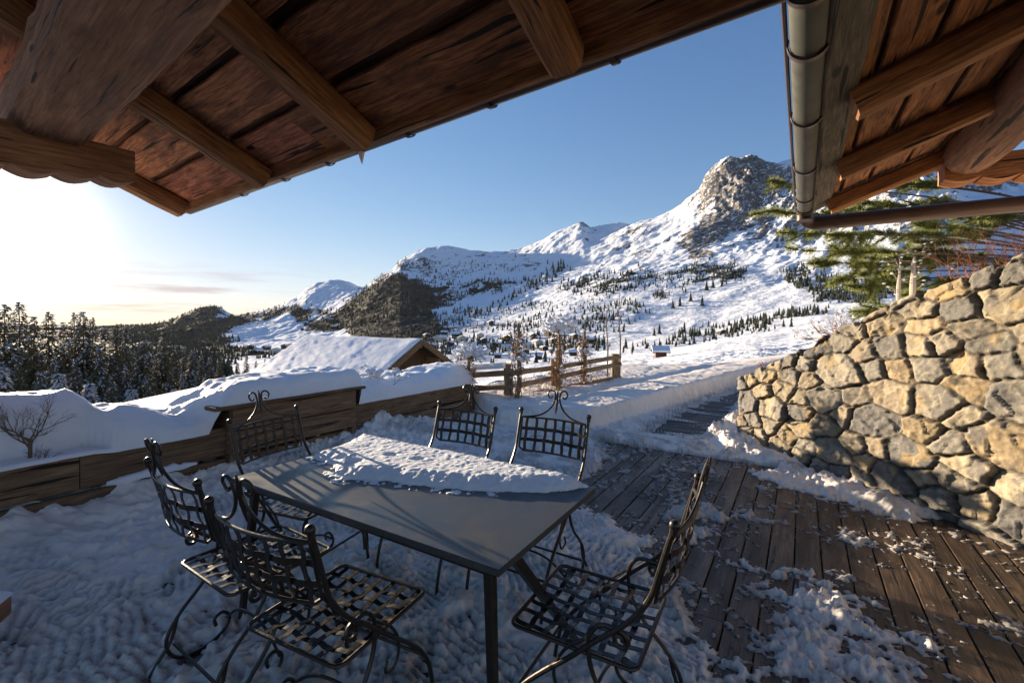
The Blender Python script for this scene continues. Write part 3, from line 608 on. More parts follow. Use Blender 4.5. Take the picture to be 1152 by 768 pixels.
# snow heap
ss = np.arange(-5.2, PEND + .12, .03); dd_ = np.concatenate([np.linspace(0, 1, 52)])
SS, DD = np.meshgrid(ss, dd_, indexing='ij')
crest = np.interp(SS, [-5.2, -1.6, -.5, .0, .25, .45, .6, .75, .95, 1.12, 1.3, 1.5, 2.0, 2.7, 2.82, 2.9, 3.3, 3.7, 4.3, 4.9, PEND + .1], [.92, .98, .97, .95, .93, .94, .80, .80, .74, .70, .80, .92, .925, .93, .92, .78, .79, .77, .80, .83, .76])
front = np.interp(SS, [-5.2, 1.27, 1.29, 2.85, 2.87, PEND + .1], [.545, .545, .76, .76, .56, .545])
fd = np.interp(SS, [-5.2, 1.27, 1.30, 2.84, 2.87, PEND + .1], [.03, .03, .115, .115, .03, .03])
wv = fbm(SS * 2.6, DD * 2, None, 4, 141); wv2 = fbm(SS * 9, DD * 8, None, 3, 151)
shelf = sstep(.62, .45, SS) * sstep(-1.2, -.6, SS); DDc = np.clip(DD - .24 * shelf, 0, 1)
prof_ = np.sqrt(np.clip(1 - (1 - np.clip(DDc / .38, 0, 1)) ** 2.6, 0, 1))
crest = crest + .05 * wv
body = (SS > 1.25) & (SS < 2.86)
prof_ = np.where(body, np.sqrt(np.clip(1 - (1 - np.clip(DD / .14, 0, 1)) ** 2.2, 0, 1)), prof_)
HH = front + (crest - front) * prof_ + wv2 * .012 * prof_ + .02 * wv * prof_
HH = HH + .012 * sstep(.05, .4, fbm(SS * 5, DD * 5, None, 3, 155)) * prof_ - sstep(.72, 1, DD) * 1.6
WID = fd + .012 * wv2 - DD * 1.0
HH[:, 0] -= .03; WID[:, 0] -= .02
# tapered far end
tend = sstep(PEND + .1, PEND - .1, SS); HH = HH * tend + (.5) * (1 - tend)
# the hollow where the bare shrub stands
hol = np.exp(-((SS + .1) / .34) ** 2 - ((DD - .13) / .13) ** 2); HH = HH + .02 * shelf
P3 = np.stack([U[0] * SS + V[0] * WID, U[1] * SS + V[1] * WID, HH], -1)
ph = grid_obj('snow_heap', P3, SNOW, parent=pl)
# thin snow on the ledge between the two boards
for s0_, s1_ in ((-1.45, -1.05), (-2.4, -1.8), (.55, 1.15), (3.1, 3.3)):
    mb = MB(); n = 14; pts = []
    for i in range(n + 1):
        t = i / n; pts.append(pp(s0_ + (s1_ - s0_) * t, .0 + .012 * random.uniform(-1, 1), .275 + .012 * random.random()))
    sweep(mb, pts, [(-.03, -.01), (.035, -.01), (.04, .012), (.02, .04), (-.01, .045), (-.03, .03)], (0, 0, 1), [max(.15, math.sin(math.pi * min(1, .06 + i / n * .9)) ** .5) * random.uniform(.8, 1.15) for i in range(n + 1)])
    mb.build('ledge_snow', SNOW, pl)

# ------------------------------------------------------------------ dry-stone retaining wall
tt = np.concatenate([np.arange(0, WLEN[1] - .02, .012), [WLEN[1] - .01, WLEN[1] + .01], np.arange(WLEN[1] + .02, WLEN[-1], .0115)])
zq = np.arange(-.12, 1.0001, .0050)
T, Q = np.meshgrid(tt, zq, indexing='ij')
TOP = wall_top(T); Zw = np.where(Q < 0, Q, Q * TOP)
Zr = Zw
# warped cells, larger low down
rs = np.random.RandomState(11); pts = []
tries = 0
while tries < 9000:
    tries += 1
    x = rs.uniform(-.2, WLEN[-1] + .2); y = rs.uniform(-.2, 2.5); big = rs.rand()
    r = (.42 if big < .25 else .31 if big < .6 else .17)
    if all((x - q[0]) ** 2 / 1.2 ** 2 + (y - q[1]) ** 2 / .85 ** 2 > ((r + q[2]) * .42) ** 2 for q in pts): pts.append((x, y, r))
pts = np.array(pts); NP = len(pts)
wx = T + .030 * fbm(T * 4, Zr * 4, None, 3, 161); wy = Zr + .025 * fbm(T * 5 + 30, Zr * 5, None, 3, 171)
d1 = np.full(T.shape, 1e9); d2 = np.full(T.shape, 1e9); id1 = np.zeros(T.shape, int); id2 = np.zeros(T.shape, int)
for i, (x, y, r) in enumerate(pts):
    ang = rs.uniform(-.25, .25); ca, sa = math.cos(ang), math.sin(ang)
    ax = ((wx - x) * ca + (wy - y) * sa) / 1.25; ay = (-(wx - x) * sa + (wy - y) * ca) / .85
    d = ax * ax + ay * ay - (r * .42) ** 2
    m = d < d1; m2 = (d < d2) & ~m; id2 = np.where(m, id1, np.where(m2, i, id2)); d2 = np.where(m, d1, np.where(m2, d, d2)); d1 = np.where(m, d, d1); id1 = np.where(m, i, id1)
edge = (d2 - d1) / (2 * np.hypot(pts[id1, 0] - pts[id2, 0], pts[id1, 1] - pts[id2, 1]) + .02)
bul = .018 + .028 * rs.rand(NP); tilt = rs.uniform(-.2, .2, (NP, 2))
h = sstep(.0, .022, edge + .010 * fbm(T * 30, Zr * 30, None, 3, 181)) ** .8
facet = fbm(T * 9 + id1 * 3.7, Zr * 9 + id1 * 1.9, None, 3, 191); fine = fbm(T * 34, Zr * 34, None, 4, 201, .62)
def cells(x, y, sc_, seed):
    gx_, gy_ = np.floor(x * sc_), np.floor(y * sc_); best = np.full(x.shape, 9.); b2 = np.full(x.shape, 9.); kk = np.zeros(x.shape); ox = np.zeros(x.shape); oy = np.zeros(x.shape)
    for i in (-1, 0, 1):
        for j in (-1, 0, 1):
            cx_ = gx_ + i; cy_ = gy_ + j; jx = cx_ + _h(cx_, cy_, cx_ * 0, seed); jy = cy_ + _h(cx_, cy_, cx_ * 0, seed + 1); d_ = (x * sc_ - jx) ** 2 + (y * sc_ - jy) ** 2
            m_ = d_ < best; best = np.where(m_, d_, best); kk = np.where(m_, _h(cx_, cy_, cx_ * 0, seed + 2), kk); ox = np.where(m_, x * sc_ - jx, ox); oy = np.where(m_, y * sc_ - jy, oy)
    return kk, ox, oy
kA, oA, pA = cells(T + id1 * .37 + .02 * facet if 0 else T + id1 * .37, Zr + id1 * .21, 7.5, 301); kB, oB, pB = cells(T * 1.0 + id1 * .5 + Zr * .4, Zr + id1 * .11, 17., 311)
fac = (kA - .5) * .016 + (kA * 2 % 1 - .5) * .03 * oA + (kA * 7 % 1 - .5) * .03 * pA + (kB - .5) * .005 + (kB * 5 % 1 - .5) * .010 * oB + (kB * 3 % 1 - .5) * .010 * pB
disp = h * fac + h * (bul[id1] + tilt[id1, 0] * (T - pts[id1, 0]) + tilt[id1, 1] * (Zr - pts[id1, 1]) + facet * .008) + h * fine * .005 + (1 - h) * fine * .006
disp += .05 * (1 - np.clip(Zr / 2, 0, 1))            # battered foot
c0 = wall_pt(T); e_ = .02
tg = wall_pt(np.clip(T + e_, 0, WLEN[-1])) - wall_pt(np.clip(T - e_, 0, WLEN[-1])); tg /= np.linalg.norm(tg, axis=-1, keepdims=True)
nrm = np.stack([tg[..., 1], -tg[..., 0]], -1)       # away from the hill
nrm = -nrm if (nrm[-10, 0, 0] > 0) else nrm
cap_n = 22; 
P2 = c0 + nrm * disp[..., None]
topw = 0.42
Pw = np.stack([P2[..., 0], P2[..., 1], Zw + disp * 0], -1)
# stones of the coping come up at uneven heights
cn_ = fbm(T[:, -1] * 3.1, T[:, -1] * 0, None, 3, 211) * .03 + np.where(edge[:, -1] < .02, -.025, 0)
rampz = sstep(.82, 1, Q); Pw[..., 2] += rampz * cn_[:, None]
K = np.linspace(.02, 1, cap_n)[None, :]
capz = (TOP[:, :1] + cn_[:, None]) + .012 * fbm(T[:, :1] * 14, K * 6, None, 4, 221) - .02 * K + .02
capP = (c0[:, -1][:, None, :] + nrm[:, -1][:, None, :] * (disp[:, -1][:, None] * (1 - K) - topw * K)[..., None])
CP = np.concatenate([capP, capz[..., None]], -1)
allP = np.concatenate([Pw, CP], 1)
pal = np.array([(.36, .30, .21), (.40, .34, .24), (.31, .275, .215), (.25, .235, .20), (.34, .31, .255), (.20, .19, .175), (.41, .32, .20), (.29, .265, .22), (.35, .29, .205)]) * .80
ci = rs.randint(0, len(pal), NP); base = pal[ci] * rs.uniform(.85, 1.15, (NP, 1))
colw = base[id1]
st = (fbm(T * 6 + id1 * 2.1, Zr * 6, None, 5, 231, .65) * .7 + (kA - .5) * .35)[..., None]
colw = colw * (1 + .2 * fine[..., None]) * (.85 + .3 * kB[..., None]) ; dark = np.array((.13, .125, .12)); och = np.array((.40, .28, .12))
colw = colw * (1 - .75 * sstep(.2, .26, st)) + dark * sstep(.2, .26, st) * .75 ; so_ = sstep(-.24, -.3, st) * .55; colw = colw * (1 - so_) + och * so_
hh = h[..., None]; colw = colw * hh + np.array((.055, .045, .035)) * (1 - hh)
capc = np.repeat(colw[:, -1:], cap_n, 1)
ws_m, nt, b = mat_new('field_stone'); att = N(nt, 'ShaderNodeAttribute', _attribute_name='Col').outputs['Color']; pos = N(nt, 'ShaderNodeNewGeometry').outputs['Position']
n1 = noise(nt, pos, 22, 8, .7); n2 = noise(nt, pos, 5, 6, .6, 1.5); wv_ = N(nt, 'ShaderNodeTexVoronoi', Scale=9.0, _feature='DISTANCE_TO_EDGE'); nt.links.new(mapping(nt, pos, (1, 1, 2.6)), wv_.inputs['Vector'])
c = mixc(nt, 1.0, att, mixc(nt, n1, (.6, .6, .6), (1.45, 1.42, 1.38)), 'MULTIPLY'); c = mixc(nt, mrange(nt, n2, .58, .66, 0, .45), c, (.10, .10, .10))
vein = mrange(nt, wv_.outputs['Distance'], .012, .0, 0, .5); c = mixc(nt, vein, c, (.5, .47, .40))
nt.links.new(c, b.inputs['Base Color']); b.inputs['Roughness'].default_value = .85; b.inputs['Specular IOR Level'].default_value = .25
p = bump(nt, b, n1, .7, .010); bump(nt, b, noise(nt, pos, 90, 4, .7), .5, .003, p)
WALL = grid_obj('stone_wall', allP, ws_m, np.concatenate([colw, capc], 1))
tag(WALL, 'rough stone retaining wall with a top that slopes down to the path', 'wall')

# ------------------------------------------------------------------ the two wings of the chalet roof
def pyh(px, py, h): d = (360 - py); Yd = h * F / d; return Vector(((px - 576) * Yd / F, Yd, EYE + h))
house = empty('chalet_roof', (0, 0, 0), 0, 'old timber eaves of the chalet overhanging the terrace, in two wings', 'roof')
EV = Vector((-694, 512, 0)).normalized()           # main wing: along the eave, towards the left
OUT = Vector((EV.y, -EV.x, 0)); OUT = OUT if OUT.y > 0 else -OUT
RU = Vector((math.sin(R(32.0)), math.cos(R(32.0)), 0))      # rafters run out this way
SL = math.tan(R(21.0)); HE = 1.10
E0 = pyh(420, 165, HE)                              # tip of a rafter
def E(s_, r_, dz=0.0):                              # s along the eave to the left, r back up the roof (horizontal metres)
    p = E0 + EV * s_ - RU * r_; return Vector((p.x, p.y, EYE + HE + r_ * SL + dz))
LEFT = 3.22; RIGHT = -4.2
RAFS = [(3.02, .15), (1.31, .0), (.0, .0), (-1.43, .0), (-2.75, 0), (-3.9, 0)]
for i, (s_, r_) in enumerate(RAFS):
    mb = MB(); c = random.uniform(.9, 1.1)
    beam(mb, E(s_, .06, .0), E(s_ + random.uniform(-.02, .02), 4.2, .02), .155, .17, bev=.03, rough=.012, c=(c, c * .97, c * .93)); mb.build('rafter', W_RAFT, house)
mb = MB(); r_ = -.02
while r_ < 4.3:
    wd = random.choice([.24, .30, .36, .42, .27]); s_ = LEFT
    cuts = [RIGHT, random.uniform(-2.6, -1.6), random.uniform(-.6, .8), LEFT]
    for a_, b_ in zip(cuts[:-1], cuts[1:]):
        k = random.uniform(.7, 1.25); z_ = random.choice([.098, .102, .11, .118])
        p0 = E(a_, r_ + wd / 2, z_); p1 = E(b_, r_ + wd / 2, z_)
        upn = Vector((RU.x * SL, RU.y * SL, 1)).normalized()
        sweep(mb, seg(p0, p1, 14), rect_prof(wd - random.uniform(.015, .045), .03, .008), upn, None, True, 0, (k, k * random.uniform(.8, 1), k * random.uniform(.7, 1)), .014, random.random() * 30)
    r_ += wd
mb.build('soffit_boards', W_SOFFIT, house)
mb = MB(); upn = Vector((RU.x * SL, RU.y * SL, 1)).normalized()
rp0, rp1 = E(RIGHT - .3, 2.1, .21), E(LEFT + .02, 2.1, .21)
q = [E(RIGHT - .3, -.05, .15), E(LEFT + .03, -.05, .15), E(LEFT + .03, 4.4, .15), E(RIGHT - .3, 4.4, .15)]
q2 = [v + Vector((0, 0, .09)) for v in q]
mb.add(q + q2, [(3, 2, 1, 0), (4, 5, 6, 7), (0, 1, 5, 4), (1, 2, 6, 5), (2, 3, 7, 6), (3, 0, 4, 7)], [[(0, 0), (3, 0), (3, 3), (0, 3)]] * 6, 0, (.5, .5, .5)); mb.build('roof_deck', W_SOFFIT, house, smooth=0)
mb = MB(); beam(mb, E(LEFT + .05, .0, .085), E(RIGHT, .0, .085), .045, .13, rough=.01, n=30, c=(.75, .7, .65)); mb.build('eave_board', W_RAFT, house)
mb = MB(); sweep(mb, seg(E(LEFT + .03, -.075, .11), E(RIGHT, -.075, .11), 24), round_prof(.048, 14), (0, 0, 1), None); 
gut = mb.build('gutter', PIPE, house)
mb = MB()
for s_ in (2.0, 1.25, .62, -.25, -.9, -1.6, -2.3, -3.0):
    c0_ = E(s_, -.075, .11); ring = []
    for k in range(17):
        an = math.pi * (k / 16 * 1.25 + .9); ring.append(c0_ + OUT * (math.cos(an) * .056) + Vector((0, 0, math.sin(an) * .056)))
    sweep(mb, ring, rect_prof(.006, .028, .001), EV)
mb.build('gutter_bracket', PIPE, gut)
# big purlin and carved tie beam
mb = MB()
lz = EYE + 1.08
def lp(px, py, h): return pyh(px, py, h)
pa = lp(290, 0, 1.13); dirp = (lp(110, 165, 1.13) - pa).normalized(); pa2 = pa - dirp * 2.0; pb2 = lp(108, 166, 1.13) + dirp * .45
off = -OUT * .19 + Vector((0, 0, .2))
beam(mb, pa2 + off, pb2 + off, .38, .40, bev=.07, rough=.02); mb.build('purlin', W_LOG, house)
mb = MB()
def carved(mb, tip, back, w_, h_, steps, c=(1, 1, 1)):
    """a beam whose underside ends in carved waves; tip and back are points on its top centre line"""
    tip = Vector(tip); back = Vector(back); d = (back - tip); L_ = d.length; d.normalize(); side = d.cross(Vector((0, 0, 1))).normalized()
    prof = [(0, 0), (0, -h_ * .78)]
    x = 0
    for k in range(3):
        for j in range(7):
            a_ = j / 6; prof.append((x + a_ * steps, -h_ * (.78 + .075 * k) - .032 * math.sin(math.pi * a_)))
        x += steps
    prof.append((x + .02, -h_)); prof.append((L_, -h_)); prof.append((L_, 0)); n = len(prof)
    vs = [tip + d * x_ + Vector((0, 0, z_)) + side * s_ for s_ in (-w_ / 2, w_ / 2) for x_, z_ in prof]
    fs = [tuple(range(n)), tuple(reversed(range(n, 2 * n)))] + [(k, k + n, (k + 1) % n + n, (k + 1) % n) for k in range(n)]
    uvs = [[(prof[k][0], prof[k][1]) for k in range(n)], [(prof[k][0], prof[k][1] + 3) for k in reversed(range(n))]] + [[(prof[k][0], 5), (prof[k][0], 5.2), (prof[(k + 1) % n][0], 5.2), (prof[(k + 1) % n][0], 5)] for k in range(n)]
    mb.add(vs, fs, uvs, 0, c)
tipb = lp(146, 212, .95); tb = Vector((tipb.x, tipb.y, EYE + 1.19)); bdir = Vector((U[0], U[1], 0))
carved(mb, tb, tb - bdir * 3.2, .22, .27, .20); mb.build('tie_beam', W_LOG, house, smooth=25)

# right wing: gutter overhead runs along U, its roof rises to the right
HR = 1.08; SR = math.tan(R(21))
def G(s_, a_, z_=0.0): p = uv2(s_, a_); return Vector((p.x, p.y, EYE + HR + z_))
def RR(s_, a_, dz=0.0): return G(s_, a_, (a_ - .23) * SR + dz)
S_FAR = 5.72
for s_ in (.45, 1.72, 2.97, 4.22, 5.50):
    mb = MB(); c = random.uniform(.92, 1.1)
    beam(mb, RR(s_, .22, .045), RR(s_, 3.4, .045), .135, .15, bev=.022, rough=.007, c=(c, c * .98, c * .95)); mb.build('rafter', W_RAFT2, house)
mb = MB(); a_ = .10; upn2 = Vector((-V[0] * SR, -V[1] * SR, 1)).normalized()
while a_ < 3.5:
    wd = random.uniform(.17, .27); cuts = [.0, random.uniform(1.4, 3), S_FAR + .02 + random.uniform(-.03, .02)]
    for p_, q_ in zip(cuts[:-1], cuts[1:]):
        k = random.uniform(.85, 1.3); 
        sweep(mb, seg(RR(p_, a_ + wd / 2, .155), RR(q_, a_ + wd / 2, .155 + random.uniform(0, .01)), 12), rect_prof(wd - .014, .03, .006), upn2, None, True, 0, (k, k * random.uniform(.9, 1), k * random.uniform(.8, 1)), .005, random.random() * 20)
    a_ += wd
mb.build('soffit_boards', wood('orange_soffit_wood', (.09, .036, .015), (.38, .165, .06), (.58, .28, .12), .85, .8, .6, .7), house)
mb = MB(); beam(mb, RR(0, .16, .125), RR(S_FAR, .16, .125), .17, .035, up=upn2, rough=.008, n=40, c=(1, .95, .9)); mb.build('eave_board', W_GREY, house)
mb = MB(); beam(mb, G(0, .118, .10), G(S_FAR, .118, .10), .03, .07, rough=.004, n=30, c=(1.25, 1.25, 1.2)); mb.build('fascia_board', W_GREY, house)
mb = MB()
q = [RR(0, .05, .175), RR(S_FAR + .02, .05, .175), RR(S_FAR + .02, 3.5, .175), RR(0, 3.5, .175)]; q2 = [v + Vector((0, 0, .09)) for v in q]
mb.add(q + q2, [(0, 1, 2, 3), (7, 6, 5, 4), (4, 5, 1, 0), (5, 6, 2, 1), (6, 7, 3, 2), (7, 4, 0, 3)], [[(0, 0), (3, 0), (3, 3), (0, 3)]] * 6, 0, (.5, .5, .5)); mb.build('roof_deck', W_SOFFIT, house, smooth=0)
mb = MB(); g0 = G(.0, .022, .095); g1 = G(S_FAR + .05, .022, .095)
sweep(mb, seg(g0, g1, 30), round_prof(.07, 16), (0, 0, 1), None)
gut2 = mb.build('gutter', GUTTER, house)
mb = MB()
for s_ in (1.0, 1.9, 2.3, 3.1, 4.1, 5.1, 5.6):
    c0_ = G(s_, .022, .095); ring = []
    for k in range(19):
        an = math.pi * (k / 18 * 1.2 + .9); ring.append(c0_ + Vector((V[0], V[1], 0)) * (math.cos(an) * .078) + Vector((0, 0, math.sin(an) * .078)))
    sweep(mb, ring, rect_prof(.007, .03, .001), Vector((U[0], U[1], 0)))
mb.build('gutter_bracket', PIPE, gut2)
mb = MB(); sweep(mb, seg(G(0, -.062, .10), G(S_FAR + .02, -.062, .10), 4), round_prof(.010, 6)); mb.build('drip_rod', PIPE, gut2)
ee = [G(S_FAR - .05, .022, .085), G(S_FAR + .05, .022, .07), G(S_FAR + .14, .03, .015), G(S_FAR + .19, .09, -.02), G(S_FAR + .19, .22, -.035), G(S_FAR + .19, .8, -.035), G(S_FAR + .19, 3.4, -.045)]
mb = MB(); sweep(mb, cat(ee, 6), round_prof(.074, 16)); pipe = mb.build('downpipe', PIPE, house)
mb = MB(); sweep(mb, seg(G(S_FAR + .19, .30, -.035), G(S_FAR + .19, .325, -.035), 1), round_prof(.082, 14)); sweep(mb, seg(G(S_FAR + .05, .022, -.03), G(S_FAR + .06, .022, .03), 1), round_prof(.076, 14)); mb.build('pipe_collar', PIPE, pipe)
# heavy log plate and carved bracket under the right gable
mb = MB()
la = G(S_FAR - .05, 1.22, .36); lb = G(1.2, 1.22, .36); sweep(mb, seg(la, lb, 30), round_prof(.19, 14), (0, 0, 1), None, rough=.02); mb.build('log_plate', W_LOG, house)
mb = MB(); ct = G(S_FAR - .15, 1.06, .33); carved(mb, ct, ct + Vector((V[0], V[1], 0)) * 2.6, .26, .22, .24, (1.1, 1, .95)); mb.build('bracket_beam', W_RAFT2, house, smooth=25)
# icicles hanging from the gutters
for p_, L_ in ((E(.22, -.075, .075), .09), (G(1.55, -.075, .06), .16), (G(1.7, -.075, .06), .10)):
    mb = MB(); tube(mb, [p_, p_ + Vector((0, 0, -L_ * .5)), p_ + Vector((.004, 0, -L_))], .026, 8, scales=[1, .6, .12]); tag(mb.build('icicle', SNOW), None)
    o_ = bpy.context.scene.collection.objects[-1]
    tag(o_, 'small icicle hanging below the gutter of the left roof' if p_.x < 0 else ('long' if L_ > .12 else 'short') + ' crust of ice clinging to the side of the right gutter', 'icicle')

# ------------------------------------------------------------------ the table
TA, TB, TC, TD = [np.array(q) for q in ((-1.413, 2.276), (-.965, 2.99), (.407, 2.165), (-.052, 1.415))]
TC0 = (TA + TB + TC + TD) / 4; tz = math.atan2(TC[1] - TB[1] + TD[1] - TA[1], TC[0] - TB[0] + TD[0] - TA[0])
ex = np.array([math.cos(tz), math.sin(tz)]); ey = np.array([-ex[1], ex[0]]); TL, TW, TH = 1.60, .835, .74
table = empty('table', (TC0[0], TC0[1], 0), tz, 'long slate-topped garden table on slim iron legs, partly under snow', 'table')
mb = MB(); beam(mb, (-TL / 2, 0, TH - .0125), (TL / 2, 0, TH - .0125), TW, .025, bev=.004); mb.build('tabletop', SLATE, table)
mb = MB(); fr = [(-TL / 2 + .05, -TW / 2 + .05), (TL / 2 - .05, -TW / 2 + .05), (TL / 2 - .05, TW / 2 - .05), (-TL / 2 + .05, TW / 2 - .05)]
for k in range(4): a_, b_ = fr[k], fr[(k + 1) % 4]; beam(mb, (*a_, TH - .043), (*b_, TH - .043), .02, .034, bev=.003)
mb.build('apron', IRON, table)
for (x0, y0, x1, y1) in ((-TL / 2 + .08, -TW / 2 + .08, -TL / 2 + .03, -TW / 2 + .03), (-TL / 2 + .08, TW / 2 - .10, -TL / 2 + .05, TW / 2 - .03), (TL / 2 - .08, -TW / 2 + .07, TL / 2 - .03, -TW / 2 + .03), (TL / 2 - .05, -TW / 2 + .16, TL / 2 - .06, TW / 2 - .05)):
    mb = MB(); sweep(mb, seg((x0, y0, TH - .03), (x1, y1, -.0), 1), rect_prof(.036, .036, .003), (1, 0, 0), [1.0, .72]); mb.build('leg', IRON, table)
# snow slab on the far half of the table
gx = np.arange(-TL / 2 + .005, TL / 2 - .004, .006); gy = np.arange(-.2, TW / 2 + .001, .006); GX, GY = np.meshgrid(gx, gy, indexing='ij')
WX = TC0[0] + ex[0] * GX + ey[0] * GY; WY = TC0[1] + ex[1] * GX + ey[1] * GY
def tp(px, py): return ground(px, py, TH)
slab = [tp(*q) for q in ((350, 515), (372, 523), (385, 540), (430, 541), (480, 548), (530, 553), (600, 554), (640, 553), (664, 548), (640, 535), (560, 520), (500, 508), (430, 494), (405, 493), (380, 505))]
n1_ = fbm(WX * 12, WY * 12, None, 4, 301); n2_ = fbm(WX * 45, WY * 45, None, 3, 311)
sdv = sdpoly(slab, WX, WY) + n1_ * .02 + n2_ * .008
hT = .046 * np.sqrt(np.clip(sdv / .10, 0, 1)) * (1 + .05 * n1_ + .03 * n2_) + .0022 * n2_
lump = np.exp(-(((WX - tp(415, 492)[0]) / .14) ** 2 + ((WY - tp(415, 492)[1]) / .1) ** 2)) * .04; hT += lump * (sdv > 0)
for (qx, qy) in ((470, 525), (440, 520), (400, 527), (385, 520)):
    gx_, gy_ = tp(qx, qy); hT -= .03 * np.exp(-(((WX - gx_) / .028) ** 2 + ((WY - gy_) / .022) ** 2)) * (sdv > 0)
grit = (n2_ + n1_ > .12) & (sdv > -.05) & (sdv < .012) & (WX < tp(560, 553)[0]); hT = np.where(grit, np.maximum(hT, .005), hT)
mk = (sdv > .0) | grit; hT = np.where(mk, np.maximum(hT, .001), -.006)
edge_f = np.minimum(sstep(0, .012, GX + TL / 2), sstep(0, .012, TL / 2 - GX)) * sstep(0, .015, TW / 2 - GY)
hT = np.where(mk, hT * np.maximum(edge_f, 0) - .004 * (1 - edge_f), hT)
tsn = grid_obj('table_snow', np.stack([GX, GY, TH + hT], -1), SNOW, mask=mk); tsn.location = (TC0[0], TC0[1], 0); tsn.rotation_euler = (0, 0, tz)
tag(tsn, 'thick slab of crusty snow lying over the back half of the slate table', 'snow')

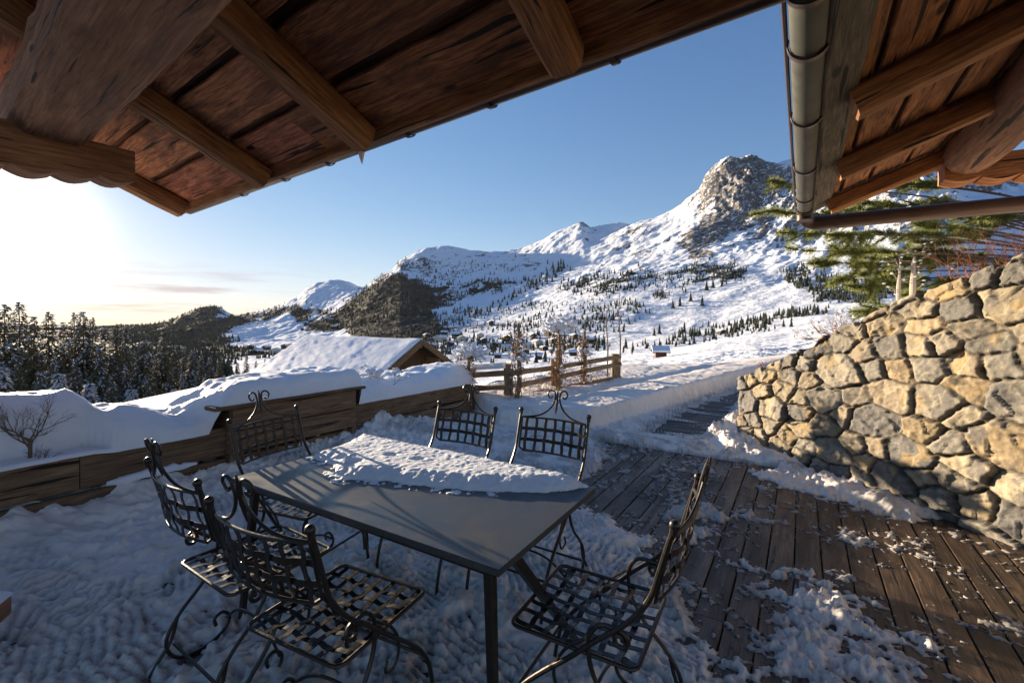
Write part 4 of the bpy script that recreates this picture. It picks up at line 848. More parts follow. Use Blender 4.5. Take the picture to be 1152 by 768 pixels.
# ------------------------------------------------------------------ wrought iron chairs
def spiral(cx, cy, r0, r1, a0, a1, n=18): return [(cx + (r0 + (r1 - r0) * i / n) * math.cos(a0 + (a1 - a0) * i / n), cy + (r0 + (r1 - r0) * i / n) * math.sin(a0 + (a1 - a0) * i / n)) for i in range(n + 1)]
def make_chair():
    root = empty('iron_chair')
    # seat: rim and woven flat straps
    mb = MB(); rim = []
    hw, y0, y1, zz = .225, -.225, .225, .45
    for (cx, cy, a0) in ((hw - .03, y1 - .03, 0), (-hw + .03, y1 - .03, 90), (-hw + .03, y0 + .03, 180), (hw - .03, y0 + .03, 270)):
        for k in range(5): a_ = R(a0 + k * 22.5); rim.append((cx + .03 * math.cos(a_), cy + .03 * math.sin(a_), zz))
    tube(mb, rim, .0075, 8, closed=True); mb.build('seat_frame', IRON, root)
    mb = MB(); nS = 7
    for k in range(nS):
        x = -hw + (k + .5) * 2 * hw / nS + 0; 
        sweep(mb, [(x, y0 + 2 * hw * j / 28, zz + .0035 * (1 if (j // 4 + k) % 2 else -1) - .012 * math.sin(math.pi * j / 28)) for j in range(29)], rect_prof(.021, .003, .0008))
    for k in range(nS - 1):
        y = y0 + (k + 1) * 2 * hw / nS
        sweep(mb, [(-hw + 2 * hw * j / 28, y, zz + .0035 * (-1 if (j // 4 + k) % 2 else 1) - .012 * math.sin(math.pi * j / 28)) for j in range(29)], rect_prof(.021, .003, .0008))
    mb.build('seat', IRON, root)
    # backrest: curved lattice between the posts
    def bk(x, z):                                   # the surface of the back, bowed
        f = (z - .68) / .26; return Vector((x, -.272 - .060 * f - .045 * (1 - (x / .24) ** 2), z))
    z0_, z1_ = .68, .885
    mb = MB(); xs_ = [-.222 + .444 * k / 16 for k in range(17)]
    loop = [bk(x, z1_) for x in xs_] + [bk(.222, z0_ + .02 + (z1_ - z0_ - .02) * (1 - k / 4)) for k in range(1, 5)] + [bk(x, z0_) for x in reversed(xs_[:-1])][0:] + [bk(-.222, z0_ + (z1_ - z0_) * k / 4) for k in range(1, 4)]
    tube(mb, loop, .0062, 7, closed=True); fr_ = mb.build('back_frame', IRON, root)
    mb = MB()
    for k in range(7):
        x = -.19 + .38 * k / 6
        sweep(mb, [bk(x, z0_ + (z1_ - z0_) * j / 8) + Vector((0, .003 * (1 if (j // 2 + k) % 2 else -1), 0)) for j in range(9)], rect_prof(.021, .003, .0008), (0, 1, 0))
    for k in range(2):
        z = z0_ + (z1_ - z0_) * (k + 1) / 3
        sweep(mb, [bk(-.222 + .444 * j / 28, z) + Vector((0, .003 * (1 if (j // 4 + k) % 2 else -1), 0)) for j in range(29)], rect_prof(.003, .021, .0008))
    mb.build('backrest', IRON, root)
    # crest: two rods sweep up from the rail ends, meet and curl outwards round a spike
    mb = MB()
    for sg in (-1, 1):
        pl_ = [(.222, .887), (.17, .892), (.11, .905), (.06, .935), (.028, .975), (.016, 1.01), (.018, 1.035)] + [(.044 + .026 * math.cos(a_), 1.038 + .026 * math.sin(a_)) for a_ in [R(180 - k * 30) for k in range(1, 7)]] + [(.050 + .014 * math.cos(a_), 1.030 + .014 * math.sin(a_)) for a_ in [R(-10 - k * 40) for k in range(1, 5)]]
        pts = [bk(sg * x, z) for x, z in pl_]; cp = cat(pts, 4); tube(mb, cp, .0062, 7, scales=[1 - .25 * i / len(cp) for i in range(len(cp))])
    sweep(mb, [bk(0, z) + Vector((0, .006, 0)) for z in (.92, .95, .98, 1.01, 1.045, 1.075)], round_prof(.009, 8), scales=[.25, .8, 1.1, 1.0, .8, .2])
    mb.build('crest_scroll', IRON, root)
    for sg in (-1, 1):
        # post runs from the ball down, bends and carries on as the front leg
        mb = MB(); x = .238 * sg
        pts = [(x, -.335, .915), (x, -.315, .85), (x, -.292, .77), (x, -.265, .69), (x, -.20, .60), (x * .995, -.10, .51), (x * .99, 0, .415), (x * .98, .09, .335), (x * .98, .17, .255), (x * .98, .225, .17), (x * .98, .25, .08), (x * .98, .262, .004)]
        tube(mb, cat(pts, 4), .0088, 8); pz = mb.build('leg', IRON, root)
        mb = MB(); sphere(mb, (x, -.339, .932), .0165, 10); sweep(mb, [(x, -.335, .905), (x, -.337, .922)], round_prof(.012, 8)); mb.build('ball_finial', IRON, pz)
        # scrolled rear leg
        mb = MB(); xr = .232 * sg
        sp = [(yy, zz2) for yy, zz2 in reversed(spiral(-.175, .535, .030, .008, R(75), R(75 + 480)))]
        pts2 = sp + [(-.115, .563), (-.078, .52), (-.072, .46), (-.09, .39), (-.14, .31), (-.215, .235), (-.27, .155), (-.275, .085), (-.23, .025), (-.16, .008), (-.09, .02), (-.035, .055), (-.02, .10), (-.05, .135), (-.085, .12), (-.08, .085)]
        cp = cat([(xr, yy, zz2) for yy, zz2 in pts2], 3); tube(mb, cp, .0078, 7); mb.build('leg', IRON, root)
        mb = MB(); tube(mb, cat([(xr, -.235, .215), (xr, -.26, .12), (xr, -.31, .05), (xr, -.34, .004)], 4), .0075, 7); mb.build('foot_brace', IRON, root); mb = MB(); tube(mb, cat([(xr, -.06, .50), (xr, .01, .44), (xr, .05, .36), (xr, .03, .29), (xr, -.02, .30), (xr, -.01, .335)], 4), .006, 6); mb.build('side_scroll', IRON, root)
    mb = MB(); tube(mb, [(-.23, -.25, .10), (.23, -.25, .10)], .0068, 7); tube(mb, [(-.232, .215, .20), (.232, .215, .20)], .0068, 7)
    cr = [(-.232, -.03, .10), (-.15, -.03, .16), (-.06, -.03, .19), (.06, -.03, .19), (.15, -.03, .16), (.232, -.03, .10)]; tube(mb, cat(cr, 5), .0065, 7); mb.build('stretcher', IRON, root)
    return root
def place(o, cx, cy, bearing, z=0, label=''):
    o.location = (cx, cy, z); o.rotation_euler = (0, 0, -R(bearing)); o['label'] = label; o['category'] = 'chair'; o['group'] = 'iron chairs round the table'
chair = make_chair()
CH = [(-.642, 1.706, 26, .0, 'black iron lattice chair nearest the camera, its back overlapping the table front left edge'),
      (-1.165, 2.085, 34, .0, 'black iron lattice chair on the near long side, farthest left in the picture'),
      (-1.225, 2.715, 112, .015, 'iron lattice chair at the left head of the table, before the raised planter box'),
      (-.485, 2.845, 210.5, .01, 'iron lattice chair behind the table on the left, close to the planter end'),
      (.085, 2.595, 212, .01, 'iron lattice chair behind the right part of the table snow, fence posts beyond'),
      (.300, 1.700, 300, .0, 'iron lattice chair at the right head of the table, seen from its side')]
for i, (cx, cy, be, z_, lb_) in enumerate(CH):
    o = chair if i == 0 else copy_tree(chair)
    place(o, cx, cy, be, z_, lb_)

# ------------------------------------------------------------------ rail fence beyond the terrace
fence = empty('rail_fence', (0, 0, 0), 0, 'rustic fence of three split rails on square posts beyond the terrace', 'fence')
fp_ = [at(507, 420, 7.9), at(572, 420, 7.35), at(624, 420, 8.3), at(692, 420, 9.45)]
fz = [Hgrid(p.x, p.y) for p in fp_]
tops = [.78, .77, .74, .76]
for i, p in enumerate(fp_):
    mb = MB(); beam(mb, (p.x, p.y, min(fz[i], .2) - .5), (p.x, p.y, EYE - [(418 - 360), (409 - 360), (404 - 360), (398 - 360)][i] * p.y / F), .17 if i else .14, .15, bev=.02, rough=.008); mb.build('post', W_FENCE, fence)
def rail(a, b, r=.045):
    mb = MB(); sweep(mb, seg(a, b, 10), round_prof(r, 8), rough=.012); return mb.build('rail', W_FENCE, fence)
def fpt(i, py): p = fp_[i]; return Vector((p.x, p.y - .09, EYE - (py - 360) * p.y / F))
for (ya, yb, yc, yd) in ((423, 418, 413, 401), (437, 434, 424, 409), (449, 447, 437, 424)):
    rail(fpt(0, ya), fpt(1, yb) + Vector((.06, 0, 0))); rail(fpt(1, yb + 1), fpt(2, yc)); rail(fpt(2, yc), fpt(3, yd) + Vector((.1, .08, 0)))
mb = MB(); rs_ = [fpt(0, 418) + Vector((0, 0, .04)), fpt(1, 414) + Vector((-.05, 0, .04))]; sweep(mb, seg(rs_[0], rs_[1], 14), [(-.07, -.03), (.07, -.03), (.08, .02), (.04, .07), (-.04, .07), (-.08, .02)], rough=.02); mb.build('rail_snow', SNOW, fence)

# ------------------------------------------------------------------ plants in winter: helpers
def twigs(mb, base, d, L_, r, depth, spread=.5, nb=3, mat=0, rnd=random, grav=0.0, c=(1, 1, 1)):
    pts = [Vector(base)]; dd = Vector(d).normalized(); n = 4
    for i in range(n):
        dd = (dd + Vector((rnd.uniform(-1, 1), rnd.uniform(-1, 1), rnd.uniform(-1, 1))) * .16 + Vector((0, 0, -grav))).normalized(); pts.append(pts[-1] + dd * L_ / n)
    sweep(mb, pts, round_prof(r, 5 if r > .006 else 3), (0.1, 0.05, 1), [1 - .5 * i / n for i in range(n + 1)], False, mat, c)
    ends = [pts[-1]]
    if depth > 0:
        for k in range(nb):
            i = rnd.choice([2, 3, 4, 4]) if k else 4
            nd = (dd + Vector((rnd.uniform(-1, 1), rnd.uniform(-1, 1), rnd.uniform(-.7, 1))) * spread * 1.3).normalized()
            ends += twigs(mb, pts[i], nd, L_ * rnd.uniform(.6, .85), r * .55, depth - 1, spread, nb, mat, rnd, grav, c)
    return ends
def clumps(mb, ends, r, rnd, n=1, sq=.75):
    for e in ends:
        for _ in range(n):
            p = e + Vector((rnd.gauss(0, r * .5), rnd.gauss(0, r * .5), rnd.gauss(0, r * .4))); s = r * rnd.uniform(.5, 1.1); k = 7
            vs = []; 
            for v in ((0, 0, 1), (.9, 0, .3), (.28, .86, .35), (-.73, .53, .25), (-.73, -.53, .35), (.28, -.86, .3), (.5, .3, -.6), (-.4, .4, -.6), (0, -.6, -.6)):
                vs.append((p.x + v[0] * s * rnd.uniform(.7, 1.3), p.y + v[1] * s * rnd.uniform(.7, 1.3), p.z + v[2] * s * sq * rnd.uniform(.7, 1.3)))
            mb.add(vs, [(0, 1, 2), (0, 2, 3), (0, 3, 4), (0, 4, 5), (0, 5, 1), (1, 6, 2), (2, 6, 7), (2, 7, 3), (3, 7, 8), (3, 8, 4), (4, 8, 5), (5, 8, 6), (5, 6, 1), (6, 8, 7)])
def pos_ground(px, py_top, Y): p = at(px, 400, Y); return p.x, p.y, Hgrid(p.x, p.y)

# bare shrub in the hollow of the planter snow
rnd = random.Random(3)
bp = uv2(0, 0); b0 = Vector((PA[0] + U[0] * .16 - V[0] * .12, PA[1] + U[1] * .16 - V[1] * .12, .60))
sh = empty('bare_shrub', b0, 0, 'small leafless shrub standing in the hollow of the planter snow, far left', 'shrub')
mb = MB(); tube(mb, [(0, 0, -.12), (.004, 0, .08)], .012, 7)
for k in range(7): twigs(mb, (0, 0, .03 + .01 * k), (rnd.uniform(-1.1, 1.1), rnd.uniform(-.5, .5), rnd.uniform(.5, 1.2)), .13, .007, 4, .5, 3, 0, rnd)
mb.build('branches', TWIG, sh)
mb = MB(); e = []
for k in range(9): e += twigs(mb, (.07 + rnd.uniform(-.02, .05), 0.0, -.08), (rnd.uniform(-.6, 1.1), rnd.uniform(-.3, .3), .8), .06, .003, 2, .6, 3, 0, rnd)
sh2 = mb.build('low_stems', TWIG, sh)
# snow covered shrub in front of the hut
b0 = Vector((*uv2(0, 0)[:2], 0)); hb_ = (PA[0] + U[0] * 3.35 - V[0] * .22, PA[1] + U[1] * 3.35 - V[1] * .22, .74)
sh = empty('snowy_shrub', hb_, 0, 'low shrub buried in snow clumps on the planter before the small hut', 'shrub')
mb = MB(); e = []
for k in range(12): e += twigs(mb, (rnd.uniform(-.25, .3), rnd.uniform(-.1, .1), -.05), (rnd.uniform(-.8, .8), rnd.uniform(-.5, .5), .6), .11, .005, 2, .6, 3, 0, rnd)
mb.build('branches', TWIG, sh); mb = MB(); clumps(mb, e[::3], .05, rnd, 1); 
tag(mb.build('snow', SNOW, sh), kind='stuff')
# staked climbers along the fence
def staked(px, Y, top_py, label, kind, grp='climbing plants along the fence'):
    p = at(px, 400, Y); gz = Hgrid(p.x, p.y); hgt = EYE - (top_py - 360) * Y / F - gz; rnd = random.Random(int(px))
    o = empty('climbing_plant', (p.x, p.y, gz), 0, label, 'plant', grp)
    mb = MB(); beam(mb, (0, 0, -.2), (.01, 0, hgt), .045, .045, bev=.006, rough=.004); mb.build('stake', W_FENCE, o)
    mb = MB(); e = []
    for k in range(7):
        ph = rnd.uniform(0, 6.28); hh_ = hgt * rnd.uniform(.6, .8); pts = [(math.cos(ph + t * 5) * .05, math.sin(ph + t * 5) * .05, hh_ * t) for t in [i / 12 for i in range(13)]]; tube(mb, pts, .007, 5)
    for k in range(60):
        z = rnd.uniform(.03, .85) * hgt; e += twigs(mb, (0, 0, z), (rnd.uniform(-1, 1), rnd.uniform(-1, 1), rnd.uniform(-.6, .8)), rnd.uniform(.05, .12), .0032, 1, .8, 2, 0, rnd)
    mb.build('stems', VINE, o)
    mb = MB()
    for q in e:
        for _ in range(3):
            c0_ = q + Vector((rnd.gauss(0, .03), rnd.gauss(0, .03), rnd.gauss(0, .03))); a_ = Vector((rnd.uniform(-1, 1), rnd.uniform(-1, 1), rnd.uniform(-1, 1))).normalized() * .022; b_ = a_.cross(Vector((0, 0, 1))).normalized() * .014
            mb.add([c0_ - a_, c0_ + b_, c0_ + a_, c0_ - b_], [(0, 1, 2, 3)])
    mb.build('dry_leaves', VINE, o, smooth=0)
    mb = MB()
    tp_ = Vector((0, 0, hgt * kind[0])); ee_ = []
    if kind[1] > 0:
        for k in range(kind[2]): ee_ += twigs(mb, tp_ + Vector((0, 0, -.12)), (rnd.uniform(-1, 1), rnd.uniform(-1, 1), rnd.uniform(.1, .9)), kind[1], .004, 1, .7, 3, 0, rnd)
        mb.build('head_twigs', VINE, o); mb = MB(); clumps(mb, ee_, .06, rnd, 1, .7)
    clumps(mb, e[::7], .036, rnd, 1)
    tag(mb.build('snow', SNOW, o), kind='stuff')
    return o
staked(527, 7.3, 400, 'shaggy plant loaded with snow at the end of the wooden planter', (1.06, .17, 30))
staked(583, 7.1, 364, 'brown climber on a tall stake at the nearest fence post', (.62, .07, 9))
staked(629, 7.9, 366, 'tall climber with a wide snowy crown before the middle fence post', (.98, .19, 34))
staked(657, 8.6, 372, 'slim stake wrapped in rust-brown climber between two fence posts', (.72, .05, 7))
# thin bare saplings by the last post
for px, Y, tpy, lb_ in ((697, 9.6, 322, 'thin bare sapling rising from the last fence post, branches ticked with light'), (683, 9.9, 340, 'thinner bare sapling just left of the last fence post')):
    p = at(px, 400, Y); gz = Hgrid(p.x, p.y); rnd = random.Random(px); h_ = EYE - (tpy - 360) * Y / F - gz
    o = empty('bare_sapling', (p.x, p.y, gz), 0, lb_, 'tree'); mb = MB(); tube(mb, [(0, 0, -.1), (.02, 0, h_ * .4), (-.02, 0, h_ * .7), (.0, 0, h_)], .018, 6, scales=[1, .8, .5, .2]); mb.build('trunk', TWIG, o)
    mb = MB()
    for k in range(26): z = rnd.uniform(.25, .97) * h_; twigs(mb, (0, 0, z), (rnd.uniform(-1, 1), rnd.uniform(-1, 1), 1.1), .16 * (1.2 - z / h_), .004, 1, .5, 2, 0, rnd)
    mb.build('branches', TWIG, o)
# grass stalks and dry stems by the fence
rnd = random.Random(9); mb = MB()
for k in range(120):
    px = rnd.uniform(590, 690); Y = 7.1 + (px - 572) * .018 + rnd.uniform(-.3, .3); p = at(px, 400, Y); gz = Hgrid(p.x, p.y)
    twigs(mb, (p.x, p.y, gz - .02), (rnd.uniform(-.5, .5), rnd.uniform(-.5, .5), 1), rnd.uniform(.12, .3), .003, 1, .4, 2, 0, rnd)
tag(mb.build('dry_stems', VINE), 'sparse dry stems poking out of the snow at the foot of the rail fence', 'dry stems', kind='stuff')

# ------------------------------------------------------------------ small hut with a snow-covered roof
pk = Vector((-2.64, 13, 1.0)); hut = empty('wooden_hut', (pk.x, pk.y, -2.6), 0, 'small wooden hut with a broad roof of rippled snow below the planter', 'hut')
Hn = Vector((U[0], U[1], 0)); Hv = Vector((-V[0], -V[1], 0)); loc = Vector((0, 0, 3.6)); tg_ = math.tan(R(30)); LH = 5.4
def HP(s_, l_, z_=0): return loc + Hn * s_ + Hv * l_ + Vector((0, 0, z_ - abs(s_) * tg_))
gs = np.linspace(-2.75, 2.2, 90); gl = np.linspace(-.12, LH, 130); GS, GL = np.meshgrid(gs, gl, indexing='ij')
rip = fbm(GL * 1.6 + GS * 3.1, GS * 8 - GL * 3, None, 3, 401) * .5; hs = -np.sqrt(GS ** 2 + .012) * tg_ + .07 + rip * .026 + fbm(GS * 1.1, GL * 1.1, None, 3, 402) * .02
ledge = np.minimum(sstep(-2.75, -2.62, GS), sstep(2.2, 2.08, GS)) * sstep(-.12, -.02, GL) * sstep(LH, LH - .12, GL); hs = hs - (1 - ledge) * .13
P3 = np.stack([loc.x + Hn.x * GS + Hv.x * GL, loc.y + Hn.y * GS + Hv.y * GL, loc.z + hs], -1); grid_obj('roof_snow', P3, SNOW, parent=hut)
mb = MB()
for sg, e_ in ((-1, 2.72), (1, 2.16)):
    beam(mb, HP(sg * .02, LH / 2 - .1, -.06), HP(sg * e_, LH / 2 - .1, -.06), LH, .05, up=(0, 0, 1), bev=.004)
mb.build('roof', W_CHALET, hut)
mb = MB()
for sg, e_ in ((-1, 2.72), (1, 2.16)): beam(mb, HP(sg * .0, -.12, -.09), HP(sg * e_, -.12, -.09), .04, .17, bev=.004, c=(.55, .5, .45))
mb.build('barge_board', W_FENCE, hut)
mb = MB(); l_ = .45; vs = [HP(-2.3, l_, -.12), HP(0, l_, -.12), HP(1.8, l_, -.12), HP(1.8, l_, 0) + Vector((0, 0, -2.6)), HP(-2.3, l_, 0) + Vector((0, 0, -2.3))]; vs2 = [v + Hv * .1 for v in vs]
mb.add(vs + vs2, [(0, 1, 2, 3, 4), (9, 8, 7, 6, 5)], [[(v.z * 1, Hn.dot(v)) for v in vs], [(0, 0)] * 5]); beam(mb, HP(-2.3, l_ + .1, -1.4), HP(-2.3, LH - .4, -1.4), .12, 2.2); mb.build('wall', W_CHALET, hut, smooth=0)
for k, s_ in enumerate((-1.7, -.85, 0, .8, 1.55)):
    mb = MB(); beam(mb, HP(s_, -.05, -.20), HP(s_, .5, -.20), .10, .12); mb.build('purlin', W_FENCE, hut)

# ------------------------------------------------------------------ spruces: near wood on the left
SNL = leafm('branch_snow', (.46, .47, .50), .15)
def make_spruce(seed, h_=14, wd=2.6, snow=.5, sparse=1.0):
    rnd = random.Random(seed); o = empty('spruce_tree')
    mb = MB(); tube(mb, [(0, 0, -1.5), (0, 0, h_ * .5), (.03, 0, h_ * .97)], .16, 7, scales=[1, .6, .12]); mb.build('trunk', BARK, o)
    vs = []; fs = []; mi = []; cl = []
    def leaf(c0_, d, w_, L_, m):
        s_ = d.cross(Vector((0, 0, 1)))
        if s_.length < .05: s_ = Vector((1, 0, 0))
        s_.normalize(); s_ = (s_ + Vector((0, 0, rnd.uniform(-.5, .5)))).normalized() * w_; n0 = len(vs)
        vs.extend([c0_ - s_ * .6, c0_ + d * L_ * .45 - s_ * .9, c0_ + d * L_, c0_ + d * L_ * .5 + s_ * .9, c0_ + s_ * .5]); fs.append((n0, n0 + 1, n0 + 2, n0 + 3, n0 + 4)); mi.append(m)
    z = h_ * .10
    while z < h_ * .985:
        f = 1 - z / h_; R_ = wd * (f ** .82) * rnd.uniform(.72, 1.12) + .06; nb = max(5, int(12 * sparse * (.5 + f)))
        for k in range(nb):
            a_ = rnd.uniform(0, 6.283); rr_ = R_ * rnd.uniform(.7, 1.12); d0 = Vector((math.cos(a_), math.sin(a_), 0)); n = max(3, int(rr_ / .20)); drop = .42 + .3 * rnd.random()
            for i in range(n):
                t = (i + .6) / n; p = d0 * (rr_ * t) + Vector((0, 0, z + .12 * rr_ * math.sin(t * 2.0) - drop * rr_ * t * t * .9))
                dl = (d0 + Vector((0, 0, -drop * 1.4 * t))).normalized()
                for q in range(4):
                    d = (dl + Vector((rnd.gauss(0, .45), rnd.gauss(0, .45), rnd.uniform(-.55, .05)))).normalized(); leaf(p + Vector((rnd.gauss(0, .06), rnd.gauss(0, .06), 0)) * (f + .2), d, .04 + .07 * f, rnd.uniform(.32, .55) * (.45 + .6 * f), 0)
                if rnd.random() < snow * (t + .25):
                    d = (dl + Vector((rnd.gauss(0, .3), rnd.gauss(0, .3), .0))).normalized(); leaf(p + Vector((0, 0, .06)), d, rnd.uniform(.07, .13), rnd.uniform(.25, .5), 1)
        z += h_ * .013 + .05
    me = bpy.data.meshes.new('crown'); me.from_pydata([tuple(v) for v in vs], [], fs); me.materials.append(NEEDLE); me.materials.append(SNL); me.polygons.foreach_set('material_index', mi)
    c = bpy.data.objects.new('crown', me); col.objects.link(c); c.parent = o
    return o
PROT = [make_spruce(1, 14, 3.0, .12), make_spruce(2, 14, 2.7, .22), make_spruce(3, 14, 3.3, .32), make_spruce(4, 7, 1.9, 1.3, 1.3)]
TREES = [  # column, top row, distance, prototype
 (-60, 325, 34, 2), (-25, 330, 38, 0), (5, 336, 36, 2), (22, 334, 44, 0), (38, 350, 33, 1), (55, 345, 42, 0), (72, 357, 38, 1), (84, 346, 45, 0), (94, 345, 40, 2), (104, 352, 48, 0), (118, 361, 42, 1), (130, 362, 46, 0), (141, 366, 50, 1), (112, 385, 34, 2),
 (162, 376, 44, 1), (183, 373, 54, 0), (172, 395, 60, 1), (196, 388, 62, 0), (207, 386, 66, 1), (216, 390, 62, 2), (226, 396, 70, 0), (236, 399, 68, 1), (247, 402, 72, 0), (150, 390, 64, 0), (267, 405, 95, 0), (277, 398, 120, 1), (288, 404, 125, 0), (298, 402, 130, 1), (308, 407, 130, 0),
 (60, 395, 30, 1), (85, 402, 28, 2), (20, 400, 30, 0), (142, 408, 38, 2), (165, 418, 34, 1), (185, 425, 36, 0), (230, 420, 50, 1), (205, 416, 44, 2), (125, 418, 28, 1), (252, 418, 62, 0), (45, 412, 26, 2)]
SMALL = [(1, 405, 20, 3), (66, 412, 17, 3), (-22, 400, 18, 3), (196, 432, 26, 3), (148, 432, 24, 3), (100, 425, 22, 3), (228, 436, 30, 3)]
def putree(proto, used, px, top, Y, h0, lab, grp, name=None):
    zt = EYE - (top - 360) * Y / F; X_ = (px - 576) * Y / F; gz = float(Fland(np.array([X_]), np.array([Y]))[0])
    sc_ = max(.25, (zt - gz) / h0); o = proto if not used else copy_tree(proto)
    o.location = (X_, Y, gz - .2); o.scale = (min(sc_ * random.uniform(.85, 1.1), sc_ * 1.1),) * 2 + (sc_,); o.rotation_euler = (0, 0, random.uniform(0, 6.28)); tag(o, lab, 'tree', grp)
    return o
flag = [False] * 4
def nth(n): return str(n) + ('th' if 10 < n % 100 < 14 else {1: 'st', 2: 'nd', 3: 'rd'}.get(n % 10, 'th'))
for n_, (px, top, Y, k) in enumerate(sorted(TREES)):
    putree(PROT[k], flag[k], px, top, Y, 14, ('tall' if top < 370 else 'shorter') + ' dark spruce flecked with snow, tip %s from the left beyond the planter' % nth(n_ + 1), 'spruces in the wood beyond the planter'); flag[k] = True
for n_, (px, top, Y, k) in enumerate(sorted(SMALL)):
    putree(PROT[k], flag[k], px, top, Y, 7, 'short spruce white with snow, %s from the left before the dark wood' % nth(n_ + 1), 'young snow-white spruces beyond the planter'); flag[k] = True
# rusty bush left of the hut
p = at(200, 450, 16); rnd = random.Random(8); o = empty('rusty_bush', (p.x, p.y, p.z - .4), 0, 'rounded rust-brown bush capped with snow behind the dip of the planter', 'bush'); mb = MB(); e = []
for k in range(16): e += twigs(mb, (rnd.uniform(-.3, .3), 0, -.3), (rnd.uniform(-1, 1), rnd.uniform(-1, 1), 1.2), .38, .012, 2, .6, 3, 0, rnd)
mb.build('branches', TWIG, o); mb = MB()
for q in e:
    for _ in range(7):
        c0_ = q + Vector((rnd.gauss(0, .09), rnd.gauss(0, .09), rnd.gauss(0, .08))); a_ = Vector((rnd.uniform(-1, 1), rnd.uniform(-1, 1), rnd.uniform(-1, 1))).normalized() * .06; b_ = a_.cross(Vector((0, 0, 1))).normalized() * .035; mb.add([c0_ - a_, c0_ + b_, c0_ + a_, c0_ - b_], [(0, 1, 2, 3)])
mb.build('leaves', RUSTY, o, smooth=0); mb = MB(); clumps(mb, [q for q in e if q.z > .55][:26], .11, rnd); tag(mb.build('snow', SNOW, o), kind='stuff')

# ------------------------------------------------------------------ far conifers on the slopes
def cone_tree(mb_v, mb_f, mb_m, X_, Y_, z_, h_, w_, rnd, snow=.0):
    tiers = 3; n = 6
    for t in range(tiers):
        n0 = len(mb_v); zb = z_ + h_ * (.02 + .27 * t); zt = z_ + h_ * (.52 + .24 * t); rr_ = w_ * (1 - .27 * t); a0 = rnd.random() * 6
        mb_v.append((X_, Y_, min(zt, z_ + h_)))
        for k in range(n * 2):
            a_ = a0 + math.pi * k / n; q = rr_ * (1 if k % 2 else .62) * rnd.uniform(.8, 1.2); mb_v.append((X_ + q * math.cos(a_), Y_ + q * math.sin(a_), zb + (0 if k % 2 else h_ * .05)))
        for k in range(n * 2): mb_f.append((n0, n0 + 1 + k, n0 + 1 + (k + 1) % (n * 2))); mb_m.append(0)
def far_single(name='spruce_tree'):
    v, f, m = [], [], []; rnd = random.Random(6)
    for t in range(5):
        n0 = len(v); zb = .04 + .18 * t; zt = min(1, zb + .34); rr_ = .23 * (1 - .19 * t); n = 9
        v.append((0, 0, zt))
        for k in range(n * 2): a_ = math.pi * k / n + t; q = rr_ * (1 if k % 2 else .55) * rnd.uniform(.75, 1.2); v.append((q * math.cos(a_), q * math.sin(a_), zb + (0 if k % 2 else .05)))
        for k in range(n * 2): f.append((n0, n0 + 1 + k, n0 + 1 + (k + 1) % (n * 2)))
    me = bpy.data.meshes.new(name); me.from_pydata(v, [], f); me.materials.append(FARN); o = bpy.data.objects.new(name, me); col.objects.link(o); return o
def hit(px, py, y0=30, y1=3600):
    """first point of the land seen in that direction"""
    Yv = np.geomspace(y0, y1, 500); Xv = (px - 576) / F * Yv; zr = EYE - (py - 360) / F * Yv; zl = Fland(Xv, Yv)
    k = np.where(zl > zr)[0]
    return None if len(k) == 0 else (Xv[k[0]], Yv[k[0]], zl[k[0]])
FS = far_single(); fused = False; rnd = random.Random(12)
MIDS = [(736, 378, 12), (742, 376, 13), (764, 388, 7), (770, 375, 14), (757, 384, 10), (704, 392, 14), (712, 394, 12), (690, 360, 13), (664, 374, 12), (659, 392, 10), (727, 392, 9), (776, 388, 8), (832, 371, 10), (836, 369, 12), (841, 371, 9), (858, 367, 12), (848, 372, 7), (790, 345, 13), (806, 382, 7), (765, 345, 14), (757, 348, 12), (777, 340, 12), (812, 322, 9), (795, 328, 13), (802, 324, 11), (900, 322, 14), (912, 326, 12), (888, 318, 12), (924, 335, 10), (935, 330, 11), (545, 302, 7), (628, 306, 14), (622, 304, 9), (634, 304, 12), (580, 290, 5), (616, 298, 6), (523, 355, 8), (520, 360, 7), (555, 320, 6), (531, 318, 5)]
for (px, base, hp) in MIDS:
    if base > 370 and px > 800: g_ = hit(px, base + 1.5, 100)
    else: g_ = hit(px, base, 60)
    if g_ is None: continue
    o = FS.copy() if fused else FS
    if fused: col.objects.link(o)
    fused = True; h_ = hp * g_[1] / F; o.location = g_; o.location.z -= h_ * .05; o.scale = (h_ * rnd.uniform(.75, 1.15),) * 2 + (h_,); o.rotation_euler = (0, 0, rnd.random() * 6)
    wh = 'on the crest row right of the barn' if px > 775 and base > 360 else 'in the loose row by the barn' if base > 380 else 'on the slope below the rocky peak' if px > 750 else 'on the slope above the rail fence' if px > 650 else 'on the snowy slope left of the peaks'
    tag(o, ('tall' if hp > 10 else 'small') + ' dark conifer standing ' + wh, 'tree', ('tall' if hp > 10 else 'small') + ' dark conifers ' + wh)
v, f, m = [], [], []
flat = np.argwhere(fo > .1); fw = fo[flat[:, 0], flat[:, 1]]
cellw = XX[flat[:, 0], np.minimum(flat[:, 1] + 1, nx - 1)] - XX[flat[:, 0], flat[:, 1]]
ok = (PX[flat[:, 0], flat[:, 1]] > 130) & (PX[flat[:, 0], flat[:, 1]] < 1060) & (YY[flat[:, 0], flat[:, 1]] > 300); flat = flat[ok]; fw = fw[ok]
dpx = np.gradient(pxs)[flat[:, 1]]; rows_ok = ys[flat[:, 0]]; dy_ = np.gradient(ys)[flat[:, 0]]; prob = fw * np.sqrt(dy_ / rows_ok) * dpx; prob *= np.where(PX[flat[:, 0], flat[:, 1]] < 480, 1.1, 1.3); prob /= prob.sum()
pick = RNG.choice(len(flat), 12000, p=prob)
